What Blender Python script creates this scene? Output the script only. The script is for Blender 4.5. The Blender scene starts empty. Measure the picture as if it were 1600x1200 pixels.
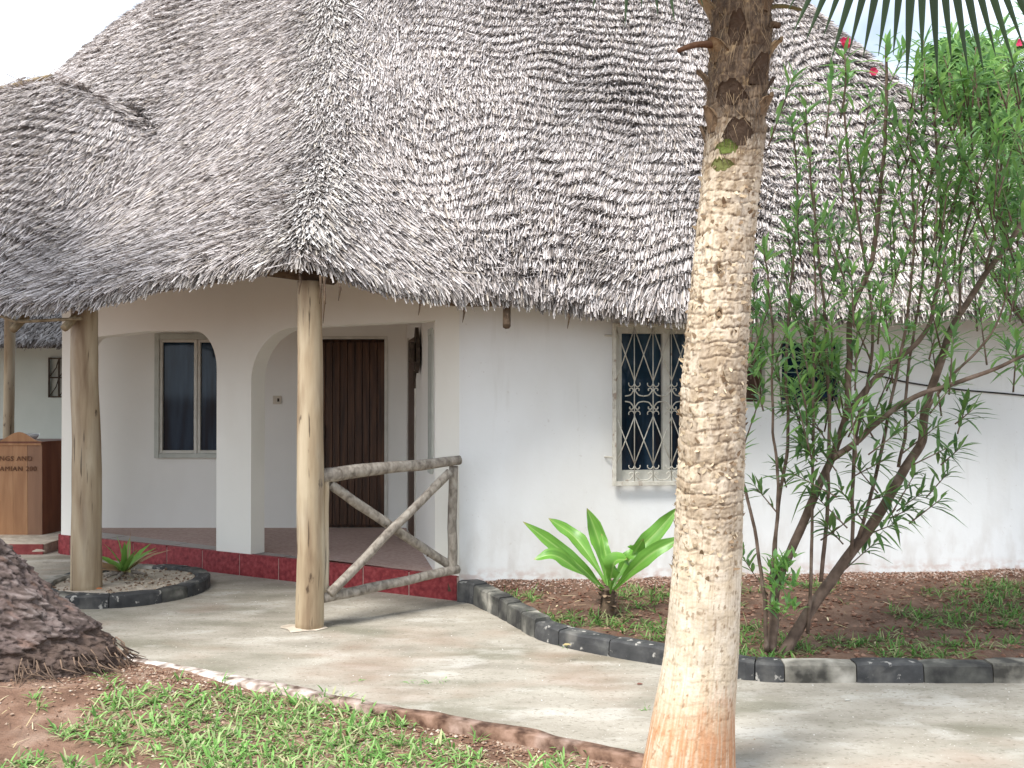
import bpy, bmesh, math, random
import numpy as np
from mathutils import Vector, Matrix
random.seed(7)
RNG = np.random.default_rng(11)
SC = bpy.context.scene
COL = SC.collection

# ------------------------------------------------------------------ camera, light, exposure
F = 1600.0
PITCH = math.atan(17 / 1600.0)
CP, SP = math.cos(PITCH), math.sin(PITCH)
cam_d = bpy.data.cameras.new('camera')
cam_d.sensor_width = 36.0
cam_d.lens = 36.0
cam_d.clip_end = 2000.0
cam = bpy.data.objects.new('camera', cam_d)
cam.location = (0, 0, 1.6)
cam.rotation_euler = (math.radians(90) + PITCH, 0, 0)
COL.objects.link(cam)
SC.camera = cam

SUN_EL, SUN_AZ = math.radians(58), math.radians(222)   # azimuth from +Y, clockwise: behind and left of the camera
world = bpy.data.worlds.new('World')
SC.world = world
world.use_nodes = True
nt = world.node_tree
nt.nodes.clear()
w_out = nt.nodes.new('ShaderNodeOutputWorld')
w_bg = nt.nodes.new('ShaderNodeBackground')
sky = nt.nodes.new('ShaderNodeTexSky')
sky.sky_type = 'NISHITA'
sky.sun_disc = False
sky.sun_elevation = SUN_EL
sky.sun_rotation = SUN_AZ
sky.dust_density = 2.0
w_bg.inputs['Strength'].default_value = 0.078
# thin bright cloud over most of the sky
tc = nt.nodes.new('ShaderNodeTexCoord')
wn = nt.nodes.new('ShaderNodeTexNoise')
wn.inputs['Scale'].default_value = 2.6
wn.inputs['Detail'].default_value = 6
wr = nt.nodes.new('ShaderNodeValToRGB')
wr.color_ramp.elements[0].position = 0.36
wr.color_ramp.elements[0].color = (0.12, 0.12, 0.12, 1)
wr.color_ramp.elements[1].position = 0.50
wr.color_ramp.elements[1].color = (0.95, 0.95, 0.95, 1)
wm = nt.nodes.new('ShaderNodeMixRGB')
wm.inputs['Color2'].default_value = (10.0, 10.9, 12.2, 1)
wmp = nt.nodes.new('ShaderNodeMapping')
wmp.inputs['Location'].default_value = (1.4, 0.1, 0.9)
nt.links.new(tc.outputs['Generated'], wmp.inputs['Vector'])
nt.links.new(wmp.outputs['Vector'], wn.inputs['Vector'])
nt.links.new(wn.outputs['Fac'], wr.inputs['Fac'])
nt.links.new(wr.outputs['Color'], wm.inputs['Fac'])
nt.links.new(sky.outputs['Color'], wm.inputs['Color1'])
nt.links.new(wm.outputs['Color'], w_bg.inputs['Color'])
nt.links.new(w_bg.outputs['Background'], w_out.inputs['Surface'])

sun_d = bpy.data.lights.new('sun', 'SUN')
sun_d.energy = 2.5
sun_d.angle = math.radians(20)
sun_d.color = (1.0, 0.965, 0.91)
sun = bpy.data.objects.new('sun', sun_d)
sd = Vector((math.sin(SUN_AZ) * math.cos(SUN_EL), math.cos(SUN_AZ) * math.cos(SUN_EL), math.sin(SUN_EL)))
sun.rotation_euler = sd.to_track_quat('Z', 'Y').to_euler()
sun.location = (-4, -4, 9)
COL.objects.link(sun)

SC.view_settings.view_transform = 'Standard'
SC.view_settings.look = 'None'
SC.view_settings.gamma = 1.0
SC.view_settings.use_curve_mapping = False
SC.view_settings.exposure = 1.2
SC.cycles.max_bounces = 8
SC.cycles.diffuse_bounces = 4

# ------------------------------------------------------------------ helpers
def P(px, py, Y):
    """world point at depth Y seen at photo pixel px, py (survey of the photograph)"""
    a = (px - 800) / F
    b = (600 - py) / F
    d = np.array([a, CP - b * SP, SP + b * CP])
    return np.array([0, 0, 1.6]) + d * (Y / d[1])

def GP(px, py, z=0.0):
    a = (px - 800) / F
    b = (600 - py) / F
    d = np.array([a, CP - b * SP, SP + b * CP])
    return np.array([0, 0, 1.6]) + d * ((z - 1.6) / d[2])

def _hash(ix, iy, iz, seed):
    h = (ix.astype(np.int64) * 374761393 + iy.astype(np.int64) * 668265263 + iz.astype(np.int64) * 2147483647 + seed * 974711) & 0xFFFFFFFF
    h = ((h ^ (h >> 13)) * 1274126177) & 0xFFFFFFFF
    h = ((h ^ (h >> 16)) * 2246822519) & 0xFFFFFFFF
    return ((h ^ (h >> 15)) & 0xFFFFFF) / float(0xFFFFFF)

def vn(p, seed=0):
    """value noise 0..1 at points (n,3)"""
    p = np.asarray(p, float)
    i = np.floor(p)
    f = p - i
    f = f * f * (3 - 2 * f)
    i = i.astype(np.int64)
    r = 0
    for dx in (0, 1):
        wx = f[..., 0] if dx else 1 - f[..., 0]
        for dy in (0, 1):
            wy = f[..., 1] if dy else 1 - f[..., 1]
            for dz in (0, 1):
                wz = f[..., 2] if dz else 1 - f[..., 2]
                r = r + wx * wy * wz * _hash(i[..., 0] + dx, i[..., 1] + dy, i[..., 2] + dz, seed)
    return r

def fbm(p, seed=0, oct=4):
    p = np.asarray(p, float)
    s, a, t = 0, 1.0, 0
    for o in range(oct):
        s = s + a * vn(p * (2 ** o) + 17.3 * o, seed + o)
        t += a
        a *= 0.5
    return s / t

def xyz(x, y, z=0.0):
    x, y = np.broadcast_arrays(np.asarray(x, float), np.asarray(y, float))
    return np.stack([x, y, np.broadcast_to(z, x.shape)], -1)

def link(o, parent=None):
    COL.objects.link(o)
    if parent is not None:
        o.parent = parent
    return o

def np_mesh(name, V, faces, m, parent=None, colors=None, smooth=True, kind=None):
    """V (n,3); faces: list of (k,3)/(k,4) int arrays"""
    me = bpy.data.meshes.new(name)
    V = np.ascontiguousarray(V, dtype=np.float32)
    me.vertices.add(len(V))
    me.vertices.foreach_set('co', V.ravel())
    loops, starts, tot, s = [], [], [], 0
    for f in faces:
        f = np.asarray(f, dtype=np.int32)
        if not len(f):
            continue
        k = f.shape[1]
        loops.append(f.ravel())
        starts.append(s + np.arange(len(f), dtype=np.int32) * k)
        tot.append(np.full(len(f), k, dtype=np.int32))
        s += len(f) * k
    loops = np.concatenate(loops)
    me.loops.add(len(loops))
    me.loops.foreach_set('vertex_index', loops)
    starts = np.concatenate(starts)
    me.polygons.add(len(starts))
    me.polygons.foreach_set('loop_start', starts)
    me.polygons.foreach_set('loop_total', np.concatenate(tot))
    me.polygons.foreach_set('use_smooth', np.full(len(starts), smooth))
    me.update(calc_edges=True)
    if colors is not None:
        c = np.ones((len(V), 4), np.float32)
        c[:, :3] = colors
        at = me.color_attributes.new('col', 'FLOAT_COLOR', 'POINT')
        at.data.foreach_set('color', c.ravel())
    me.materials.append(m)
    o = bpy.data.objects.new(name, me)
    if kind:
        o['kind'] = kind
    return link(o, parent)

def grid_faces(nu, nv, closed=False):
    """vertex index = u*nv+v"""
    u = np.arange(nu if closed else nu - 1)
    v = np.arange(nv - 1)
    U, W = np.meshgrid(u, v, indexing='ij')
    U2 = (U + 1) % nu
    return np.stack([U * nv + W, U2 * nv + W, U2 * nv + W + 1, U * nv + W + 1], -1).reshape(-1, 4)

def bm_obj(name, bm, m, parent=None, smooth=False, bevel=0.0, kind=None):
    bmesh.ops.recalc_face_normals(bm, faces=bm.faces)
    if bevel:
        bmesh.ops.bevel(bm, geom=[e for e in bm.edges], offset=bevel, segments=2, affect='EDGES', profile=0.6)
    me = bpy.data.meshes.new(name)
    bm.to_mesh(me)
    bm.free()
    me.polygons.foreach_set('use_smooth', [smooth] * len(me.polygons))
    me.materials.append(m)
    o = bpy.data.objects.new(name, me)
    if kind:
        o['kind'] = kind
    return link(o, parent)

def add_box(bm, c, sx, sy, sz, rot=0.0, jit=0.0):
    """box centred at c, turned about z"""
    cr, sr = math.cos(rot), math.sin(rot)
    vs = []
    for x in (-.5, .5):
        for y in (-.5, .5):
            for z in (-.5, .5):
                a, b = x * sx, y * sy
                vs.append(bm.verts.new((c[0] + a * cr - b * sr + random.uniform(-jit, jit),
                                        c[1] + a * sr + b * cr + random.uniform(-jit, jit),
                                        c[2] + z * sz + random.uniform(-jit, jit))))
    for f in ((0, 1, 3, 2), (4, 6, 7, 5), (0, 4, 5, 1), (2, 3, 7, 6), (0, 2, 6, 4), (1, 5, 7, 3)):
        bm.faces.new([vs[i] for i in f])
    return vs

def box(name, c, sx, sy, sz, m, parent=None, rot=0.0, bevel=0.0, jit=0.0):
    bm = bmesh.new()
    add_box(bm, c, sx, sy, sz, rot, jit)
    return bm_obj(name, bm, m, parent, bevel=bevel)

def catmull(pts, n):
    pts = np.asarray(pts, float)
    p = np.vstack([2 * pts[0] - pts[1], pts, 2 * pts[-1] - pts[-2]])
    out = []
    for i in range(len(pts) - 1):
        t = np.linspace(0, 1, n, endpoint=False)[:, None]
        a, b, c, d = p[i], p[i + 1], p[i + 2], p[i + 3]
        out.append(0.5 * (2 * b + (c - a) * t + (2 * a - 5 * b + 4 * c - d) * t ** 2 + (3 * b - a - 3 * c + d) * t ** 3))
    out.append(pts[-1][None])
    return np.vstack(out)

def tube_arrays(pts, rad, sides=8, cap=True, rough=0.0, seed=0):
    pts = np.asarray(pts, float)
    n = len(pts)
    rad = np.broadcast_to(np.asarray(rad, float), (n,))
    T = np.gradient(pts, axis=0)
    T /= np.linalg.norm(T, axis=1, keepdims=True) + 1e-9
    ref = np.array([0, 0, 1.]) if abs(T[0][2]) < .9 else np.array([1., 0, 0])
    U = np.cross(T[0], ref); U /= np.linalg.norm(U)
    Us = []
    for t in T:
        U = U - t * np.dot(U, t)
        U /= np.linalg.norm(U) + 1e-9
        Us.append(U.copy())
    Us = np.array(Us)
    W = np.cross(T, Us)
    a = np.arange(sides) * 2 * np.pi / sides
    r = rad[:, None] * np.ones(sides)[None]
    if rough:
        q = np.stack([np.cos(a)[None] * np.ones((n, 1)) * 1.2, np.sin(a)[None] * np.ones((n, 1)) * 1.2, np.arange(n)[:, None] * .35 * np.ones((1, sides))], -1)
        r = r * (1 + rough * (fbm(q + seed * 3.7, seed) - .5) * 2)
    V = pts[:, None] + r[..., None] * (np.cos(a)[None, :, None] * Us[:, None] + np.sin(a)[None, :, None] * W[:, None])
    V = V.reshape(-1, 3)
    i = np.arange(n - 1)[:, None]
    j = np.arange(sides)[None]
    j2 = (j + 1) % sides
    fq = np.stack([i * sides + j, i * sides + j2, (i + 1) * sides + j2, (i + 1) * sides + j], -1).reshape(-1, 4)
    ft = np.zeros((0, 3), int)
    if cap:
        V = np.vstack([V, pts[0], pts[-1]])
        k = np.arange(sides)
        k2 = (k + 1) % sides
        ft = np.vstack([np.stack([k2, k, np.full(sides, n * sides)], -1),
                        np.stack([(n - 1) * sides + k, (n - 1) * sides + k2, np.full(sides, n * sides + 1)], -1)])
    return V, fq, ft

def tubes(name, lst, m, parent=None, sides=6, kind=None, rough=0.0, smooth=True, colors=None):
    """lst of (pts, rad) joined into one mesh"""
    Vs, Q, T, C, s = [], [], [], [], 0
    for k, (p, r) in enumerate(lst):
        V, fq, ft = tube_arrays(p, r, sides, True, rough, k)
        Vs.append(V); Q.append(fq + s); T.append(ft + s)
        if colors is not None:
            C.append(np.repeat(np.array(colors[k])[None], len(V), 0))
        s += len(V)
    return np_mesh(name, np.vstack(Vs), [np.vstack(Q), np.vstack(T)], m, parent, np.vstack(C) if colors is not None else None, smooth, kind)

def empty(name, loc, label, cat, group=None):
    o = bpy.data.objects.new(name, None)
    o.empty_display_size = .2
    o.location = loc
    o['label'] = label
    o['category'] = cat
    if group:
        o['group'] = group
    COL.objects.link(o)
    return o

def adopt(root):
    """children were modelled in world coordinates: keep them there"""
    bpy.context.view_layer.update()
    inv = Matrix.Translation(-Vector(root.location))
    for c in root.children:
        c.matrix_parent_inverse = inv

def tagm(o, label, cat, group=None):
    o['label'] = label
    o['category'] = cat
    if group:
        o['group'] = group
    return o

def nrm(v):
    v = np.asarray(v, float)
    return v / (np.linalg.norm(v, axis=-1, keepdims=True) + 1e-9)

def blades(name, p0, d, up, L, W, m, parent=None, bend=0.3, prof=((0, .35), (.35, 1), (.7, .75), (1, .05)), fold=0.0, colors=None, kind=None):
    """many leaf blades: p0,d,up (n,3), L,W (n,)"""
    n = len(p0)
    d = nrm(d)
    w = nrm(np.cross(d, up))
    nn = np.cross(w, d)
    L = np.broadcast_to(L, (n,)); W = np.broadcast_to(W, (n,)); bend = np.broadcast_to(bend, (n,))
    rows = []
    for t, pw in prof:
        c = p0 + d * (L * t)[:, None] - np.array([0, 0, 1.]) * (L * bend * t * t)[:, None]
        hw = (W * pw * .5)[:, None]
        if fold:
            rows += [c - w * hw + nn * hw * fold, c, c + w * hw + nn * hw * fold]
        else:
            rows += [c - w * hw, c + w * hw]
    k = 3 if fold else 2
    V = np.stack(rows, 1)
    per = V.shape[1]
    fs = []
    for r in range(len(prof) - 1):
        for c in range(k - 1):
            fs.append([r * k + c, r * k + c + 1, (r + 1) * k + c + 1, (r + 1) * k + c])
    fs = np.array(fs)
    Fq = (np.arange(n)[:, None, None] * per + fs[None]).reshape(-1, 4)
    cc = np.repeat(colors, per, 0) if colors is not None else None
    return np_mesh(name, V.reshape(-1, 3), [Fq], m, parent, cc, True, kind)

# ------------------------------------------------------------------ materials
def mat(name, cols=None, scale=6.0, rough=.8, bump=.2, bscale=None, stretch=(1, 1, 1), attr=False, spec=.3, detail=6, bdist=.02, sub=0.0, coords='Object', distort=0.0, amix=.35):
    m = bpy.data.materials.new(name)
    m.use_nodes = True
    n, l = m.node_tree.nodes, m.node_tree.links
    b = n['Principled BSDF']
    b.inputs['Roughness'].default_value = rough
    b.inputs['Specular IOR Level'].default_value = spec
    t = n.new('ShaderNodeTexCoord')
    mp = n.new('ShaderNodeMapping')
    mp.inputs['Scale'].default_value = stretch
    l.new(t.outputs[coords], mp.inputs['Vector'])
    out = None
    if cols:
        nz = n.new('ShaderNodeTexNoise')
        nz.inputs['Scale'].default_value = scale
        nz.inputs['Detail'].default_value = detail
        nz.inputs['Distortion'].default_value = distort
        l.new(mp.outputs['Vector'], nz.inputs['Vector'])
        r = n.new('ShaderNodeValToRGB')
        e = r.color_ramp.elements
        while len(e) < len(cols):
            e.new(.5)
        for k, (pos, c) in enumerate(cols):
            e[k].position = pos
            e[k].color = (*c, 1)
        l.new(nz.outputs['Fac'], r.inputs['Fac'])
        out = r.outputs['Color']
    if attr:
        a = n.new('ShaderNodeAttribute')
        a.attribute_name = 'col'
        if out is not None:
            x = n.new('ShaderNodeMixRGB')
            x.blend_type = 'MULTIPLY'
            x.inputs['Fac'].default_value = amix
            l.new(a.outputs['Color'], x.inputs['Color1'])
            l.new(out, x.inputs['Color2'])
            out = x.outputs['Color']
        else:
            out = a.outputs['Color']
    l.new(out, b.inputs['Base Color'])
    if bump:
        bz = n.new('ShaderNodeTexNoise')
        bz.inputs['Scale'].default_value = bscale or scale * 4
        bz.inputs['Detail'].default_value = 5
        l.new(mp.outputs['Vector'], bz.inputs['Vector'])
        bp = n.new('ShaderNodeBump')
        bp.inputs['Strength'].default_value = bump
        bp.inputs['Distance'].default_value = bdist
        l.new(bz.outputs['Fac'], bp.inputs['Height'])
        l.new(bp.outputs['Normal'], b.inputs['Normal'])
    if sub:
        # thin leaf: part of the light passes through
        tr = n.new('ShaderNodeBsdfTranslucent')
        mx = n.new('ShaderNodeMixShader')
        mx.inputs['Fac'].default_value = sub
        l.new(out, tr.inputs['Color'])
        l.new(b.outputs['BSDF'], mx.inputs[1])
        l.new(tr.outputs['BSDF'], mx.inputs[2])
        l.new(mx.outputs['Shader'], n['Material Output'].inputs['Surface'])
    return m

def overlay(m, cols2, scale, lo, hi, stretch=(1, 1, 1), fac=1.0, detail=5, zband=None):
    """second noise layer: colour cols2 where noise passes lo..hi; zband=(z0,z1): only fading out from z0 up to z1"""
    n, l = m.node_tree.nodes, m.node_tree.links
    b = n['Principled BSDF']
    src = b.inputs['Base Color'].links[0].from_socket
    t = n.new('ShaderNodeTexCoord')
    mp = n.new('ShaderNodeMapping')
    mp.inputs['Scale'].default_value = stretch
    mp.inputs['Location'].default_value = (3.1, 7.7, 1.3)
    l.new(t.outputs['Object'], mp.inputs['Vector'])
    nz = n.new('ShaderNodeTexNoise')
    nz.inputs['Scale'].default_value = scale
    nz.inputs['Detail'].default_value = detail
    l.new(mp.outputs['Vector'], nz.inputs['Vector'])
    mr = n.new('ShaderNodeMapRange')
    mr.inputs['From Min'].default_value = lo
    mr.inputs['From Max'].default_value = hi
    mr.inputs['To Max'].default_value = fac
    l.new(nz.outputs['Fac'], mr.inputs['Value'])
    fac_s = mr.outputs['Result']
    if zband:
        sx = n.new('ShaderNodeSeparateXYZ')
        l.new(t.outputs['Object'], sx.inputs['Vector'])
        m2 = n.new('ShaderNodeMapRange')
        m2.inputs['From Min'].default_value = zband[0]
        m2.inputs['From Max'].default_value = zband[1]
        m2.inputs['To Min'].default_value = 1
        m2.inputs['To Max'].default_value = 0
        l.new(sx.outputs['Z'], m2.inputs['Value'])
        mu = n.new('ShaderNodeMath')
        mu.operation = 'MULTIPLY'
        l.new(fac_s, mu.inputs[0])
        l.new(m2.outputs['Result'], mu.inputs[1])
        fac_s = mu.outputs['Value']
    x = n.new('ShaderNodeMixRGB')
    l.new(fac_s, x.inputs['Fac'])
    l.new(src, x.inputs['Color1'])
    x.inputs['Color2'].default_value = (*cols2, 1)
    l.new(x.outputs['Color'], b.inputs['Base Color'])
    return m

M = {}
M['white'] = mat('white_limewash', [(.3, (.76, .765, .755)), (.7, (.81, .815, .81))], 1.6, .85, .25, 14, bdist=.01)
overlay(M['white'], (.62, .59, .53), 1.1, .50, .75, (1, 1, .35), .5, 10)
overlay(M['white'], (.48, .45, .39), 5.0, .60, .75, (2.2, 2.2, .25), .18, 8)
overlay(M['white'], (.42, .36, .30), 30, .70, .76, (1, 1, 1), .22, 2)
overlay(M['white'], (.52, .47, .42), 6.0, .42, .62, (1.5, 1.5, .6), .5, 8, zband=(.15, .75))
overlay(M['white'], (.50, .33, .26), 14.0, .44, .62, (1, 1, 1.5), .7, zband=(.15, .27))
M['inner'] = mat('white_limewash_inside', [(.3, (.77, .755, .70)), (.7, (.82, .805, .75))], 1.6, .85, .2, 14, bdist=.008)
overlay(M['inner'], (.64, .60, .53), 1.2, .55, .85, (1, 1, .4), .5)
M['cream'] = mat('cream_limewash', [(.3, (.77, .745, .67)), (.7, (.82, .795, .72))], 1.4, .85, .2, 14, bdist=.008)
overlay(M['cream'], (.62, .57, .48), 1.3, .55, .85, (1, 1, .4), .5)
M['green_white'] = mat('pale_green_paint', [(.3, (.55, .60, .55)), (.7, (.62, .66, .61))], 2, .8, .1, 20)
M['path'] = mat('worn_concrete', [(.25, (.22, .197, .158)), (.42, (.30, .272, .222)), (.58, (.37, .338, .282)), (.78, (.45, .415, .355))], 2.6, .9, .6, 85, (.8, 1.5, 1), detail=12, bdist=.008)
overlay(M['path'], (.17, .16, .115), 1.5, .50, .66, (.75, 1.5, 1), .75, 12)
overlay(M['path'], (.50, .475, .425), 2.6, .57, .68, (.8, 1.5, 1), .6, 12)
overlay(M['path'], (.15, .13, .095), 34, .56, .70, (1, 1.4, 1), .6, 5)
overlay(M['path'], (.62, .60, .55), 60, .66, .74, (1, 1.2, 1), .7, 2)
overlay(M['path'], (.26, .17, .115), 1.1, .56, .74, (1, 1.4, 1), .6, 10)
M['edge'] = mat('whitewashed_kerb_edge', [(.36, (.25, .18, .14)), (.5, (.8, .74, .68)), (.64, (1.3, 1.3, 1.3))], 13, attr=True, amix=.95, detail=9, rough=.9, bump=.6, bscale=30, bdist=.012)
M['soil'] = mat('red_soil', [(.3, (.11, .060, .038)), (.5, (.185, .108, .072)), (.72, (.28, .19, .14))], 5, .95, .7, 45, bdist=.02, detail=8)
overlay(M['soil'], (.36, .27, .21), 2.2, .55, .72, fac=.6)
M['bed'] = mat('dark_red_soil', [(.3, (.072, .042, .028)), (.5, (.12, .07, .047)), (.72, (.18, .115, .082))], 6, .95, .7, 45, bdist=.02, detail=8)
M['gravel'] = mat('pinkish_rubble', attr=True, bump=.3, scale=40, rough=.9)
M['tile'] = mat('red_rough_tile', [(.3, (.15, .016, .02)), (.5, (.24, .032, .036)), (.75, (.33, .065, .066))], 26, .5, .6, 45, bdist=.008)
M['floor_tile'] = mat('polished_dark_red_floor_tile', [(.3, (.05, .014, .012)), (.7, (.085, .026, .022))], 6, .10, .0, 30, spec=.5)
M['grout'] = mat('grey_grout', [(.3, (.42, .29, .25)), (.7, (.55, .42, .37))], 30, .9, .2)
M['post'] = mat('peeled_pole_wood', [(.25, (.20, .135, .08)), (.45, (.36, .275, .175)), (.7, (.50, .415, .29))], 3.0, .7, .35, 18, (3.2, 3.2, .45), bdist=.01, detail=7, distort=.4)
overlay(M['post'], (.15, .085, .045), 2.2, .5, .72, (4.5, 4.5, .5), .75, 8)
overlay(M['post'], (.06, .035, .02), 7, .66, .72, (2.0, 2.0, .8), .85)
overlay(M['post'], (.055, .035, .02), 5, .64, .67, (7, 7, .35), .8)
overlay(M['post'], (.50, .46, .38), 2.2, .5, .75, (2, 2, .5), .5)
M['greypole'] = mat('weathered_grey_wood', [(.28, (.12, .10, .08)), (.5, (.27, .235, .195)), (.75, (.40, .365, .31))], 26, .9, .7, 50, (1, 1, .6), bdist=.008, detail=8, distort=.5)
M['darkwood'] = mat('dark_rafter_wood', [(.3, (.06, .04, .028)), (.7, (.16, .11, .07))], 12, .9, .4)
M['batten'] = mat('pale_rafter_pole', [(.3, (.16, .12, .07)), (.7, (.34, .27, .17))], 12, .9, .4)
M['door'] = mat('dark_stained_door_wood', [(.3, (.03, .014, .007)), (.55, (.075, .034, .016)), (.75, (.135, .064, .03))], 3, .45, .3, 12, (9, 9, .6), detail=7)
M['frame'] = mat('grey_green_window_paint', [(.3, (.42, .43, .38)), (.7, (.52, .53, .47))], 8, .6, .15)
M['frame_pale'] = mat('pale_worn_window_paint', [(.3, (.52, .50, .44)), (.7, (.66, .64, .57))], 9, .6, .2)
M['glass'] = mat('dark_window_glass', [(.35, (.005, .011, .020)), (.55, (.014, .032, .055)), (.72, (.028, .055, .085))], 2.4, .05, .0, 3, (5, 5, .5), spec=.22)
M['grille'] = mat('cream_painted_iron', [(.3, (.50, .47, .40)), (.7, (.66, .63, .55))], 20, .6, .1)
overlay(M['grille'], (.22, .13, .08), 14, .60, .70, fac=.7)
M['black_stone'] = mat('chipped_black_paint', [(.3, (.028, .029, .03)), (.55, (.055, .055, .055)), (.75, (.10, .10, .095))], 9, .75, .4, 30, bdist=.01)
overlay(M['black_stone'], (.42, .40, .36), 17, .61, .66, fac=.85, detail=8)
overlay(M['black_stone'], (.20, .19, .17), 5, .52, .7, fac=.6, detail=8)
M['white_stone'] = mat('worn_white_paint', [(.36, (.05, .047, .04)), (.5, (.22, .205, .17)), (.66, (.46, .43, .37))], 5, .85, .4, 30, bdist=.01, detail=8)
M['grey_stone'] = mat('worn_grey_paint', [(.38, (.035, .034, .032)), (.54, (.10, .098, .085)), (.7, (.36, .34, .29))], 5, .85, .4, 30, bdist=.01, detail=8)
M['sand'] = mat('pale_cement_fill', [(.3, (.38, .32, .25)), (.6, (.54, .47, .38)), (.8, (.64, .58, .49))], 8, .95, .6, 30, bdist=.02)
M['thatch'] = mat('palm_thatch_straw', attr=True, cols=[(.3, (.5, .48, .46)), (.7, (1, 1, 1))], scale=90, rough=.75, bump=0, amix=.35, spec=.25)
M['thatch_base'] = mat('old_thatch_body', [(.3, (.05, .04, .032)), (.7, (.13, .11, .09))], 30, .95, .8, 60, bdist=.03)
M['bark_palm'] = mat('palm_bark', attr=True, cols=[(.3, (.66, .62, .56)), (.7, (1, 1, 1))], scale=80, rough=.85, bump=.3, bscale=110, bdist=.005, amix=.5)
M['bark_rough'] = mat('rough_brown_bark', attr=True, cols=[(.3, (.45, .42, .4)), (.7, (1, 1, 1))], scale=30, rough=.9, bump=.7, bscale=42, bdist=.012, amix=.6)
M['fibre'] = mat('palm_fibre', attr=True, cols=[(.3, (.6, .6, .6)), (.7, (1, 1, 1))], scale=30, rough=.9, bump=0, amix=.3)
M['leaf'] = mat('oleander_leaf', attr=True, cols=[(.3, (.7, .7, .7)), (.7, (1, 1, 1))], scale=14, rough=.42, bump=0, amix=.4, sub=.4, spec=.4)
M['bigleaf'] = mat('glossy_broad_leaf', [(.3, (.7, .7, .7)), (.7, (1, 1, 1))], 16, .36, .15, 30, attr=True, amix=.35, sub=.32, spec=.4, bdist=.004)
M['grass'] = mat('lawn_grass_blade', attr=True, cols=[(.3, (.75, .75, .75)), (.7, (1, 1, 1))], scale=20, rough=.5, bump=0, amix=.3, sub=.35)
M['frond'] = mat('fan_palm_frond', attr=True, cols=[(.3, (.7, .7, .7)), (.7, (1, 1, 1))], scale=10, rough=.45, bump=0, amix=.3, sub=.15)
M['twig'] = mat('oleander_stem_bark', [(.3, (.075, .05, .036)), (.55, (.15, .105, .078)), (.75, (.25, .19, .15))], 14, .85, .5, 50, bdist=.006)
M['flower'] = mat('pink_petal', [(.3, (.60, .03, .10)), (.7, (.75, .08, .18))], 8, .6, 0, sub=.3)
M['bar_wood'] = mat('varnished_light_wood', [(.3, (.26, .12, .05)), (.55, (.36, .18, .08)), (.75, (.44, .24, .115))], 2.2, .4, .1, 10, (5, 5, .5), detail=6)
M['bar_wood2'] = mat('varnished_brown_wood', [(.3, (.19, .095, .05)), (.7, (.27, .14, .075))], 2.2, .4, .1, 10, (5, 5, .5))
M['bar_dark'] = mat('varnished_red_brown_wood', [(.3, (.10, .03, .014)), (.7, (.17, .06, .03))], 2.2, .4, .1, 10, (5, 5, .5))
M['ink'] = mat('burnt_lettering', [(.3, (.10, .04, .02)), (.7, (.14, .06, .03))], 8, .7, 0)
M['plastic'] = mat('cream_plastic', [(.3, (.56, .50, .40)), (.7, (.62, .56, .46))], 8, .5, 0)
M['cable'] = mat('black_cable', [(.3, (.02, .02, .02)), (.7, (.035, .035, .035))], 8, .6, 0)
M['ornament'] = mat('dark_carved_wood', [(.3, (.03, .022, .016)), (.7, (.09, .065, .045))], 20, .7, .4)
M['china'] = mat('white_china', [(.3, (.72, .72, .72)), (.7, (.78, .78, .78))], 6, .3, 0)
M['ceiling'] = mat('white_ceiling', [(.3, (.70, .68, .63)), (.7, (.76, .74, .69))], 3, .9, .1)
M['red_step'] = mat('red_cement_step', [(.3, (.17, .03, .03)), (.6, (.24, .055, .05)), (.8, (.34, .14, .12))], 9, .8, .4)
M['red_leaf'] = mat('spiky_leaf', attr=True, cols=[(.3, (.7, .7, .7)), (.7, (1, 1, 1))], scale=20, rough=.5, bump=0, amix=.3, sub=.2)

# ------------------------------------------------------------------ ground
def sheet(name, poly, z, m, kind='structure', thick=0.0):
    bm = bmesh.new()
    top = [bm.verts.new((x, y, z)) for x, y in poly]
    bm.faces.new(top)
    if thick:
        bot = [bm.verts.new((x, y, z - thick)) for x, y in poly]
        k = len(poly)
        for i in range(k):
            bm.faces.new([top[i], bot[i], bot[(i + 1) % k], top[(i + 1) % k]])
    bmesh.ops.recalc_face_normals(bm, faces=bm.faces)
    return bm_obj(name, bm, m, None, kind=kind)

sheet('ground', [(-600, -600), (600, -600), (600, 600), (-600, 600)], -.12, M['soil'])

# front edge of the path, from the survey
edge_px = [(60, 985), (130, 1005), (210, 1031), (300, 1050), (400, 1069), (500, 1088), (600, 1107), (700, 1125), (800, 1143), (900, 1163), (1000, 1184)]
EDGE = [GP(*p)[:2] for p in edge_px]
EDGE = [np.array(q) for q in [(-9.0, 9.6), (-6.0, 8.2), (-4.2, 7.35)]] + EDGE + [np.array(q) for q in [(1.3, 4.12), (2.2, 3.72), (3.6, 3.2), (6.5, 2.4), (12, 1.2)]]
EDGE_S = catmull([(e[0], e[1], 0) for e in EDGE], 10)
wob = (fbm(EDGE_S * 2.2, 5, 3) - .5) * .05
EDGE_S = EDGE_S + np.stack([wob * .3, wob, 0 * wob], -1)
path_poly = [(e[0], e[1]) for e in EDGE_S] + [(12, 30), (-9, 30)]
sheet('path', path_poly, 0.0, M['path'], thick=.11)
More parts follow.
